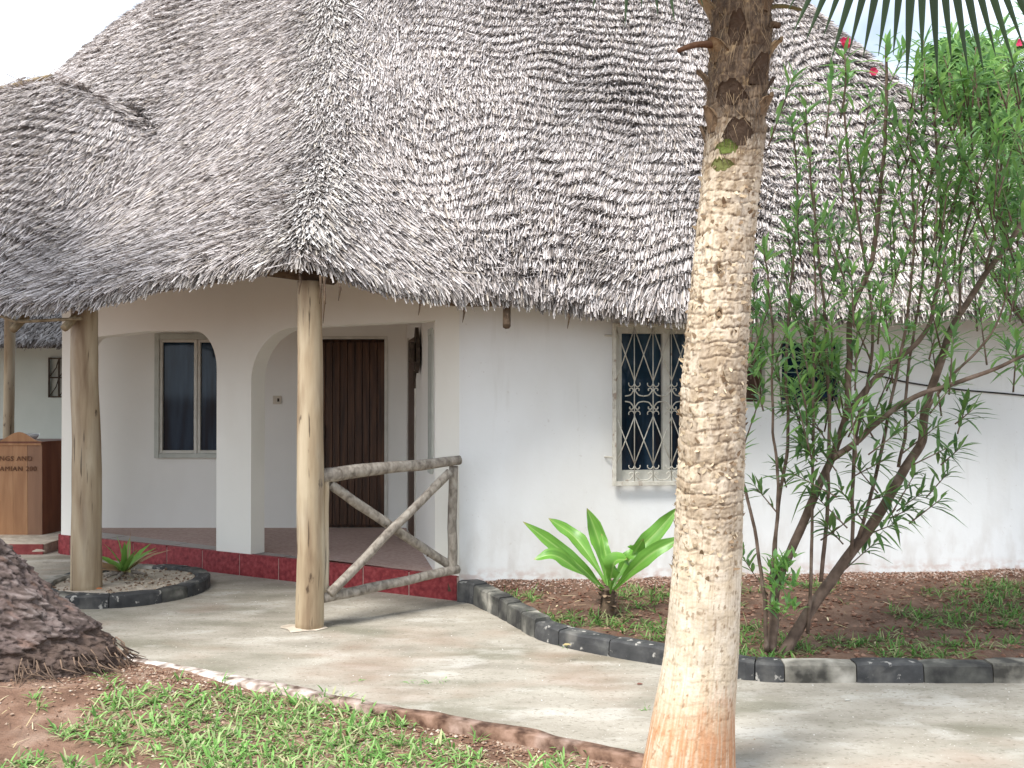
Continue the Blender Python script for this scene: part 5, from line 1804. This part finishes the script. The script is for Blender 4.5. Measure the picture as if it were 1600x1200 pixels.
main.append(stem([(1222, 1025), (1236, 1000), (1270, 945), (1322, 873), (1368, 810), (1405, 749), (1436, 697), (1444, 655), (1451, 619), (1468, 570), (1482, 526), (1500, 490), (1545, 420), (1600, 345), (1660, 250)], OY, 6.3, .037, .014, .72, 22))
main.append(stem([(1206, 1020), (1209, 970), (1216, 909), (1255, 816), (1281, 759), (1299, 718), (1322, 650), (1326, 590), (1327, 532), (1335, 475), (1362, 410), (1372, 330), (1380, 250), (1385, 150), (1386, 70)], OY + .03, 6.15, .032, .008, .58, 30))
main.append(stem([(1322, 650), (1358, 604), (1389, 573), (1436, 532), (1456, 495), (1466, 420), (1470, 330), (1462, 220), (1455, 130)], 6.1, 6.3, .02, .007, .3, 32))
main.append(stem([(1299, 718), (1343, 687), (1374, 658), (1431, 619), (1493, 599), (1555, 576), (1590, 560), (1640, 540)], 6.1, 5.9, .02, .008, .75, 18))
main.append(stem([(1198, 1018), (1197, 950), (1190, 893), (1172, 795), (1157, 738), (1150, 690)], OY - .02, 6.0, .014, .007, .75, 10))
main.append(stem([(1206, 914), (1216, 790), (1229, 697), (1229, 583), (1232, 480), (1240, 390), (1246, 300), (1238, 190)], OY, 6.2, .012, .005, .42, 34))
main.append(stem([(1211, 893), (1215, 738), (1208, 661), (1208, 532), (1200, 440), (1192, 390)], OY, 5.95, .010, .005, .55, 34))
main.append(stem([(1281, 909), (1294, 790), (1295, 625), (1290, 520), (1282, 420), (1268, 300), (1258, 170)], OY, 6.0, .013, .005, .36, 30))
main.append(stem([(1262, 990), (1268, 860), (1270, 728), (1271, 583), (1275, 450), (1270, 360)], OY, 5.9, .011, .005, .34, 34))
main.append(stem([(1330, 870), (1335, 702), (1353, 619), (1365, 520), (1350, 400), (1330, 280), (1320, 180), (1321, 85)], 6.1, 6.1, .012, .005, .35, 28))
main.append(stem([(1340, 840), (1374, 723), (1400, 590), (1420, 470), (1428, 350), (1424, 260), (1422, 205)], 6.1, 6.2, .012, .005, .3, 28))
main.append(stem([(1405, 730), (1416, 660), (1418, 583), (1440, 440), (1446, 300), (1500, 180), (1530, 60)], 6.15, 6.35, .011, .005, .2, 32))
main.append(stem([(1436, 697), (1452, 640), (1485, 590), (1530, 545), (1560, 500), (1580, 420)], 6.1, 6.0, .011, .005, .3, 28))
main.append(stem([(1540, 420), (1560, 330), (1565, 240), (1575, 150), (1580, 90)], 6.25, 6.4, .010, .005, .1, 34))
main.append(stem([(1500, 490), (1500, 400), (1520, 300), (1490, 200), (1480, 70)], 6.2, 6.4, .010, .005, .1, 34))
# small side twigs with leaves
tips = [(1230, 355), (1205, 470), (1180, 480), (1250, 470), (1215, 560), (1195, 600), (1255, 600), (1290, 330), (1310, 230), (1350, 220), (1395, 300), (1400, 190), (1335, 340), (1310, 420), (1385, 420), (1340, 500), (1260, 240), (1440, 250), (1410, 400), (1500, 330), (1520, 230), (1550, 290), (1540, 170), (1470, 160), (1440, 90), (1500, 110), (1560, 60), (1590, 200), (1590, 300), (1420, 520), (1480, 420), (1450, 460), (1530, 480), (1570, 540), (1300, 560), (1380, 560), (1300, 500), (1360, 150), (1240, 120), (1245, 330), (1300, 120), (1180, 440), (1225, 420), (1170, 560), (1475, 300), (1590, 420), (1330, 420), (1370, 480), (1345, 250), (1400, 240), (1570, 380), (1520, 400), (1265, 530), (1230, 520), (1190, 530), (1390, 350), (1430, 330), (1510, 260), (1560, 200), (1460, 400), (1490, 520)]
tips = tips + [(a + random.uniform(-45, 45), b + random.uniform(-45, 45)) for a, b in tips[1::2]] + [(random.uniform(1180, 1330), random.uniform(480, 640)) for _ in range(14)] + [(random.uniform(1410, 1600), random.uniform(60, 330)) for _ in range(46)]
for (px, py) in tips:
    q = P(px, py, RNG.uniform(5.8, 6.5))
    d = nrm(np.array([random.uniform(-.45, .45), random.uniform(-.4, .4), 1.0]))
    L = random.uniform(.25, .5)
    sp = np.array([q - d * L * (1 - u) + np.array([0, 0, 0]) for u in np.linspace(0, 1, 5)])
    V, fq, ft = tube_arrays(sp, np.linspace(.006, .003, 5), 5)
    np_mesh('twig', V, [fq, ft], M['twig'], ole)
    bush.along(sp, 34, .125, .1)
    bush.shoot(q, d, random.randrange(12, 20))
# low shoots in front of the white wall, mostly drooping and bluish
low = [(1500, 700), (1480, 740), (1465, 665), (1510, 630), (1440, 770), (1470, 780), (1400, 770), (1350, 640), (1250, 680), (1240, 740), (1270, 770), (1310, 760), (1180, 760), (1160, 870), (1290, 820), (1345, 800), (1380, 720), (1330, 720), (1440, 640), (1490, 600), (1410, 640), (1395, 820), (1230, 640), (1300, 690), (1365, 850), (1480, 700), (1430, 740), (1520, 640), (1280, 700)]
low = low + [(random.uniform(1190, 1420), random.uniform(630, 800)) for _ in range(8)]
for (px, py) in low:
    q = P(px, py, RNG.uniform(5.85, 6.25))
    sx_ = 1 if px > 1330 else -.6
    d = nrm(np.array([sx_ * random.uniform(.2, 1.0), random.uniform(-.4, .4), random.uniform(.2, .9)]))
    L = random.uniform(.12, .3)
    sp = np.array([q - d * L * (1 - u) for u in np.linspace(0, 1, 4)])
    V, fq, ft = tube_arrays(sp, np.linspace(.005, .0025, 4), 5)
    np_mesh('twig', V, [fq, ft], M['twig'], ole)
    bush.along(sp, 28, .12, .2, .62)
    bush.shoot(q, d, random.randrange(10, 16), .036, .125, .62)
for k in range(26):
    q = P(random.uniform(1200, 1245), random.uniform(870, 960), 6.0)
    bush.shoot(q, np.array([random.uniform(-.5, .3), random.uniform(-.5, .3), 1]), 5, .03, .1, 1.2)
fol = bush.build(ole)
# pink flowers
def flower(px, py, Y, n, R):
    q = P(px, py, Y)
    fl = bpy.data.objects.new('flower', None); link(fl, ole)
    for k in range(n):
        o = q + np.array([random.uniform(-R, R), random.uniform(-R, R), random.uniform(-R, R)])
        m_ = 5
        t = np.arange(m_) * 2 * np.pi / m_ + random.random()
        d = np.stack([np.cos(t), 0 * t - .35, np.sin(t)], -1)
        blades('petal', np.tile(o, (m_, 1)), d, np.tile(np.array([[0.05, -1., .1]]), (m_, 1)), .026, .022, M['flower'], fl, .1, ((0, .4), (.5, 1), (.85, .9), (1, .4)))
flower(1322, 68, 6.1, 4, .016)
flower(1364, 112, 6.1, 2, .008)
flower(1592, 68, 6.3, 1, .005)
adopt(ole)

# second oleander further right, only its left side in the picture
ol2 = empty('oleander', (3.75, 7.0, .1), 'second oleander at the right picture edge, leaning in behind the first', 'shrub')
b2 = Bush()
keep = ole
for k in range(13):
    base = np.array([3.75 + random.uniform(-.12, .12), 7.0 + random.uniform(-.12, .12), .08])
    tp = P(random.uniform(1500, 1760), random.uniform(60, 420), random.uniform(6.6, 7.4))
    mid_p = base * .5 + tp * .5 + np.array([.35, 0, .1])
    sp = catmull([base, mid_p, tp], 10)
    V, fq, ft = tube_arrays(sp, np.linspace(.02, .006, len(sp)), 7, True, .12, k)
    np_mesh('branch', V, [fq, ft], M['twig'], ol2)
    b2.along(sp, 36, .14, .5)
    for u in range(7):
        q = sp[random.randrange(10, len(sp))] + np.array([random.uniform(-.3, .3), random.uniform(-.3, .3), random.uniform(.0, .3)])
        b2.shoot(q, np.array([random.uniform(-.5, .5), random.uniform(-.5, .5), 1]), 18, .03, .14)
b2.build(ol2)
adopt(ol2)

# ------------------------------------------------------------------ trees beyond the roof
def leaf_cloud(name, centres, radii, n, L, W, cols, parent, m, squash=.8):
    """leaf-sized faces in the outer part of many clumps"""
    k = RNG.integers(0, len(centres), n)
    c = np.array(centres)[k]; r = np.array(radii)[k]
    v = nrm(RNG.normal(0, 1, (n, 3)))
    rr_ = r * RNG.uniform(.25, 1, n) ** .4
    p = c + v * rr_[:, None] * np.array([1, 1, squash])
    d = nrm(v + RNG.normal(0, .7, (n, 3)) + np.array([0, 0, -.15]))
    tint = np.array(cols)[RNG.integers(0, len(cols), n)] * RNG.uniform(.75, 1.25, (n, 1)) * RNG.uniform(.8, 1.2, len(centres))[k][:, None]
    return blades(name, p, d, v + RNG.normal(0, .3, (n, 3)), RNG.uniform(.7, 1.3, n) * L, RNG.uniform(.7, 1.3, n) * W, m, parent, .25, ((0, .3), (.4, 1), (.75, .7), (1, .05)), .25, tint, 'stuff')
def broad_tree(loc, h, spread, label, cols, n=9000, L=.22, W=.09, group=None, lean=0.0):
    t = empty('broadleaf_tree', loc, label, 'tree', group)
    loc = np.array(loc)
    tr_top = loc + np.array([lean, 0, h * .55])
    V, fq, ft = tube_arrays(catmull([loc - np.array([0, 0, .2]), loc + np.array([lean * .3, .1, h * .28]), tr_top], 6), np.linspace(.2, .1, 13), 10, True, .1)
    np_mesh('trunk', V, [fq, ft], M['twig'], t)
    cs_, rs_ = [], []
    for k in range(26):
        v = nrm(RNG.normal(0, 1, 3)); v[2] = abs(v[2]) * .9 - .25
        c = loc + np.array([lean, 0, h * .62]) + v * np.array([spread, spread, h * .36]) * RNG.uniform(.45, 1)
        cs_.append(c); rs_.append(RNG.uniform(.35, .7) * spread * .42)
        if k < 12:
            V, fq, ft = tube_arrays(catmull([tr_top - np.array([0, 0, h * .1]), (tr_top + c) / 2 + np.array([0, 0, .2]), c], 4), np.linspace(.07, .015, 9), 6)
            np_mesh('limb', V, [fq, ft], M['twig'], t)
    leaf_cloud('crown', cs_, rs_, n, L, W, cols, t, M['leaf'])
    adopt(t)
    return t
g1 = [(.10, .23, .06), (.15, .31, .08), (.07, .17, .05), (.19, .36, .10)]
broad_tree((6.55, 14.3, 0), 7.3, 1.75, 'dense green tree behind the roof at the right picture edge', g1, 14000, .24, .10)
broad_tree((9.4, 17.5, 0), 7.2, 2.4, 'taller tree farther right behind the dense green tree', g1, 9000, .28, .12)
broad_tree((8.3, 19.0, 0), 8.6, 2.2, 'lighter tree showing just above the right roof slope', [(.09, .2, .06), (.12, .25, .08), (.07, .15, .05)], 8000, .28, .11)
broad_tree((-9.6, 19.5, 0), 7.55, 1.7, 'small leafy tree top above the left roof ridge', [(.06, .16, .07), (.09, .2, .09)], 3500, .3, .1)
def feather_palm(loc, h, nfr, L, label, cols, seed):
    t = empty('feather_palm', loc, label, 'palm')
    loc = np.array(loc, float)
    V, fq, ft = tube_arrays(catmull([loc, loc + np.array([.15, 0, h * .5]), loc + np.array([.1, 0, h])], 8), np.linspace(.17, .1, 17), 10, True, .05)
    np_mesh('trunk', V, [fq, ft], M['greypole'], t)
    top = loc + np.array([.1, 0, h])
    for k in range(nfr):
        a = k * 2.399 + seed
        el = .1 + 1.2 * ((k * 5) % nfr) / nfr
        fr_ = bpy.data.objects.new('frond', None); link(fr_, t)
        d = np.array([math.cos(a) * math.cos(el), math.sin(a) * math.cos(el), math.sin(el)])
        us = np.linspace(0, 1, 10)
        pts = np.array([top + d * (L * u) - np.array([0, 0, L * .55 * u * u]) for u in us])
        V, fq, ft = tube_arrays(pts, np.linspace(.025, .006, 10), 5)
        np_mesh('stalk', V, [fq, ft], M['frond'], fr_, np.tile(np.array((.2, .22, .08)), (len(V), 1)))
        m_ = 30
        u = np.linspace(.1, 1, m_)
        pp = np.stack([np.interp(u, us, pts[:, q]) for q in range(3)], -1)
        tn = nrm(np.gradient(pp, axis=0)); sd_ = nrm(np.cross(tn, [0.01, 0, 1.]))
        p0 = np.vstack([pp, pp]); dd_ = np.vstack([tn * .7 + sd_, tn * .7 - sd_]) - np.array([0, 0, .35])
        cl = np.array(cols[k % len(cols)]) * RNG.uniform(.8, 1.2, (2 * m_, 1))
        blades('leaflets', p0, dd_, np.tile(np.array([[0, 0, 1.]]), (2 * m_, 1)), np.tile(L * .3 * np.sin(np.pi * np.clip(u * .85 + .12, 0, 1)) + .05, 2), .03, M['frond'], fr_, .6, ((0, .6), (.3, 1), (.7, .7), (1, .05)), .3, cl)
    adopt(t)
gp1 = P(1500, 80, 16.5); gp2 = P(1400, 150, 21.0)
feather_palm((gp1[0] + .3, 16.5, 0), gp1[2] - .5, 16, 1.5, 'feathery palm rising behind the roof at upper right', [(.16, .27, .09), (.22, .31, .12), (.14, .24, .08)], .3)
feather_palm((gp2[0], 21.0, 0), gp2[2] - .5, 14, 1.9, 'yellowish feathery palm low over the right roof slope', [(.24, .24, .09), (.2, .22, .08)], 1.1)

# ------------------------------------------------------------------ grasses
def sprigs(name, x, y, z, nb, Lr, Wr, cols, flat=.7):
    n = len(x)
    k = np.repeat(np.arange(n), nb)
    m_ = len(k)
    a = RNG.uniform(0, 2 * np.pi, m_)
    el = np.abs(RNG.normal(flat, .35, m_)).clip(.1, 1.45)
    d = np.stack([np.cos(a) * np.cos(el), np.sin(a) * np.cos(el), np.sin(el)], -1)
    p = np.stack([x[k], y[k], z[k]], -1) + RNG.normal(0, .008, (m_, 3)) * np.array([1, 1, 0])
    p = p + d * RNG.uniform(0, .02, m_)[:, None]
    c = np.array(cols)[RNG.integers(0, len(cols), m_)] * RNG.uniform(.75, 1.25, (m_, 1))
    o = blades(name, p, d, np.tile(np.array([[0.02, -.1, 1.]]), (m_, 1)), RNG.uniform(*Lr, m_), RNG.uniform(*Wr, m_), M['grass'], None, RNG.uniform(.1, .6, m_), ((0, .7), (.35, 1), (.7, .7), (1, .05)), .3, c, 'stuff')
    return o
gc_ = [(.15, .32, .07), (.20, .40, .10), (.25, .45, .13), (.11, .24, .05), (.34, .47, .19), (.44, .44, .24)]
bx_, by_ = zip(*[GP(a, b)[:2] for a, b in ((-300, 1172), (0, 1150), (120, 1118), (200, 1094), (300, 1072), (400, 1072), (500, 1082), (600, 1112), (700, 1135), (800, 1160), (900, 1178), (1000, 1200), (1150, 1240))])
n = 16000
x = RNG.uniform(-3.6, 1.4, n); y = RNG.uniform(2.6, 5.9, n)
lim = np.interp(x, bx_, by_)
dens = fbm(xyz(x * 2.4, y * 2.4), 401, 3)
fade = np.clip((lim - y) / .55, 0, 1)
ok = (y < lim + .05) & (dens > .62 - .33 * fade) & (np.hypot(x - 1.0, y - 4.25) > .26) & (y > 3.3)
x, y = x[ok], y[ok]
x, y = x[:2900], y[:2900]
sprigs('lawn_grass', x, y, soil_z(x, y), 5, (.03, .115), (.005, .0135), gc_, .6)
k_ = RNG.uniform(0, 1, len(x)) < .5
sprigs('dry_grass', x[k_] + .03, y[k_], soil_z(x[k_], y[k_]), 3, (.03, .10), (.003, .008), [(.50, .47, .26), (.42, .36, .2), (.56, .55, .34), (.30, .24, .13)], .35)
# a few tufts along the soil strip and under the leaning trunk
x = np.array([GP(a, b, -.02)[0] for a, b in ((130, 1050), (150, 1062), (160, 1075), (172, 1085), (180, 1092), (205, 1105), (50, 1110), (60, 1120), (280, 1075), (340, 1085), (345, 1070), (505, 1098), (620, 1128), (745, 1150), (880, 1165), (905, 1170), (570, 1105), (440, 1085))])
y = np.array([GP(a, b, -.02)[1] for a, b in ((130, 1050), (150, 1062), (160, 1075), (172, 1085), (180, 1092), (205, 1105), (50, 1110), (60, 1120), (280, 1075), (340, 1085), (345, 1070), (505, 1098), (620, 1128), (745, 1150), (880, 1165), (905, 1170), (570, 1105), (440, 1085))])
sprigs('soil_tufts', x, y, soil_z(x, y), 9, (.05, .11), (.005, .01), gc_[:4])
n = 4200
x = RNG.uniform(-.1, 5.3, n); y = RNG.uniform(5.8, 8.2, n)
wyy = A[1] + (x - A[0]) * WD[1] / WD[0]
kyy = np.interp(x, KS[:, 0], KS[:, 1])
dens = fbm(xyz(x * 2.1, y * 2.6), 411, 3)
ok = (y > kyy + .2) & (y < wyy - .35) & (dens > .44 + .12 * RNG.uniform(0, 1, n))
x, y = x[ok][:1300], y[ok][:1300]
sprigs('bed_grass', x, y, bed_h(x, y), 5, (.04, .12), (.005, .011), [(.08, .19, .04), (.11, .24, .05), (.15, .29, .07), (.30, .32, .15)], .6)
pts_ = [(560, 1064), (640, 1066), (668, 1068), (690, 1066), (885, 1012), (1010, 1110), (880, 1010)]
x = np.array([GP(a, b)[0] for a, b in pts_]); y = np.array([GP(a, b)[1] for a, b in pts_])
sprigs('path_weeds', x, y, 0 * x, 7, (.02, .06), (.003, .006), gc_[:3], .4)
n = 700
x = RNG.uniform(-3.2, 1.2, n); y = RNG.uniform(3.6, 5.9, n)
ok = y < edge_y(x) - .1
x, y = x[ok], y[ok]
a = RNG.uniform(0, 2 * np.pi, len(x))
lc = np.array([(.45, .36, .2), (.34, .24, .14), (.55, .47, .3), (.2, .13, .08)])
blades('dry_litter', np.stack([x, y, soil_z(x, y) + .012], -1), np.stack([np.cos(a), np.sin(a), RNG.normal(.05, .12, len(x))], -1), np.tile(np.array([[.01, 0, 1.]]), (len(x), 1)), RNG.uniform(.03, .14, len(x)), RNG.uniform(.002, .006, len(x)), M['fibre'], None, .05, ((0, .7), (.4, 1), (.8, .7), (1, .2)), .2, lc[RNG.integers(0, 4, len(x))], 'stuff')
n = 170
x = RNG.uniform(0, 5.2, n); y = RNG.uniform(5.9, 8.0, n)
ok = (y > np.interp(x, KS[:, 0], KS[:, 1]) + .2) & (y < A[1] + (x - A[0]) * WD[1] / WD[0] - .1)
x, y = x[ok], y[ok]
a = RNG.uniform(0, 2 * np.pi, len(x))
blades('bed_litter', np.stack([x, y, bed_h(x, y) + .012], -1), np.stack([np.cos(a), np.sin(a), RNG.normal(.05, .12, len(x))], -1), np.tile(np.array([[.01, 0, 1.]]), (len(x), 1)), RNG.uniform(.03, .12, len(x)), RNG.uniform(.004, .012, len(x)), M['fibre'], None, .05, ((0, .5), (.4, 1), (.8, .7), (1, .2)), .2, lc[RNG.integers(0, 4, len(x))], 'stuff')
# dead leaves lying about
for (px, py, z, col, s_) in ((880, 1008, .10, (.55, .45, .22), .05), (1330, 1000, .10, (.6, .5, .2), .05), (150, 920, .115, (.62, .2, .07), .05), (50, 862, .11, (.62, .52, .42), .12), (822, 976, .004, (.6, .55, .48), .03), (995, 1069, .004, (.25, .11, .08), .035), (1320, 1094, .004, (.7, .68, .62), .03)):
    q = GP(px, py, z)
    o = blades('fallen_leaf', np.array([q]), np.array([[1, random.uniform(-.5, .5), .12]]), np.array([[.1, -.3, 1.]]), s_, s_ * .5, M['leaf'], None, .1, ((0, .3), (.3, 1), (.7, .8), (1, .1)), .3, np.array([col]))
    where = {880: 'pale yellowed leaf lying by the kerb in the planted bed', 1330: 'yellow leaf lying below the oleander stems', 150: 'orange fallen leaf at the foot of the post in the planter', 50: 'pale scrap lying on the red step by the counter', 822: 'whitish chip lying on the path near the kerb bend', 995: 'small reddish leaf lying on the path left of the palm', 1320: 'white chip lying on the path right of the palm'}[px]
    tagm(o, where, 'leaf' if 'leaf' in where else 'scrap')
    if 'leaf' not in where:
        o.name = 'litter_scrap'
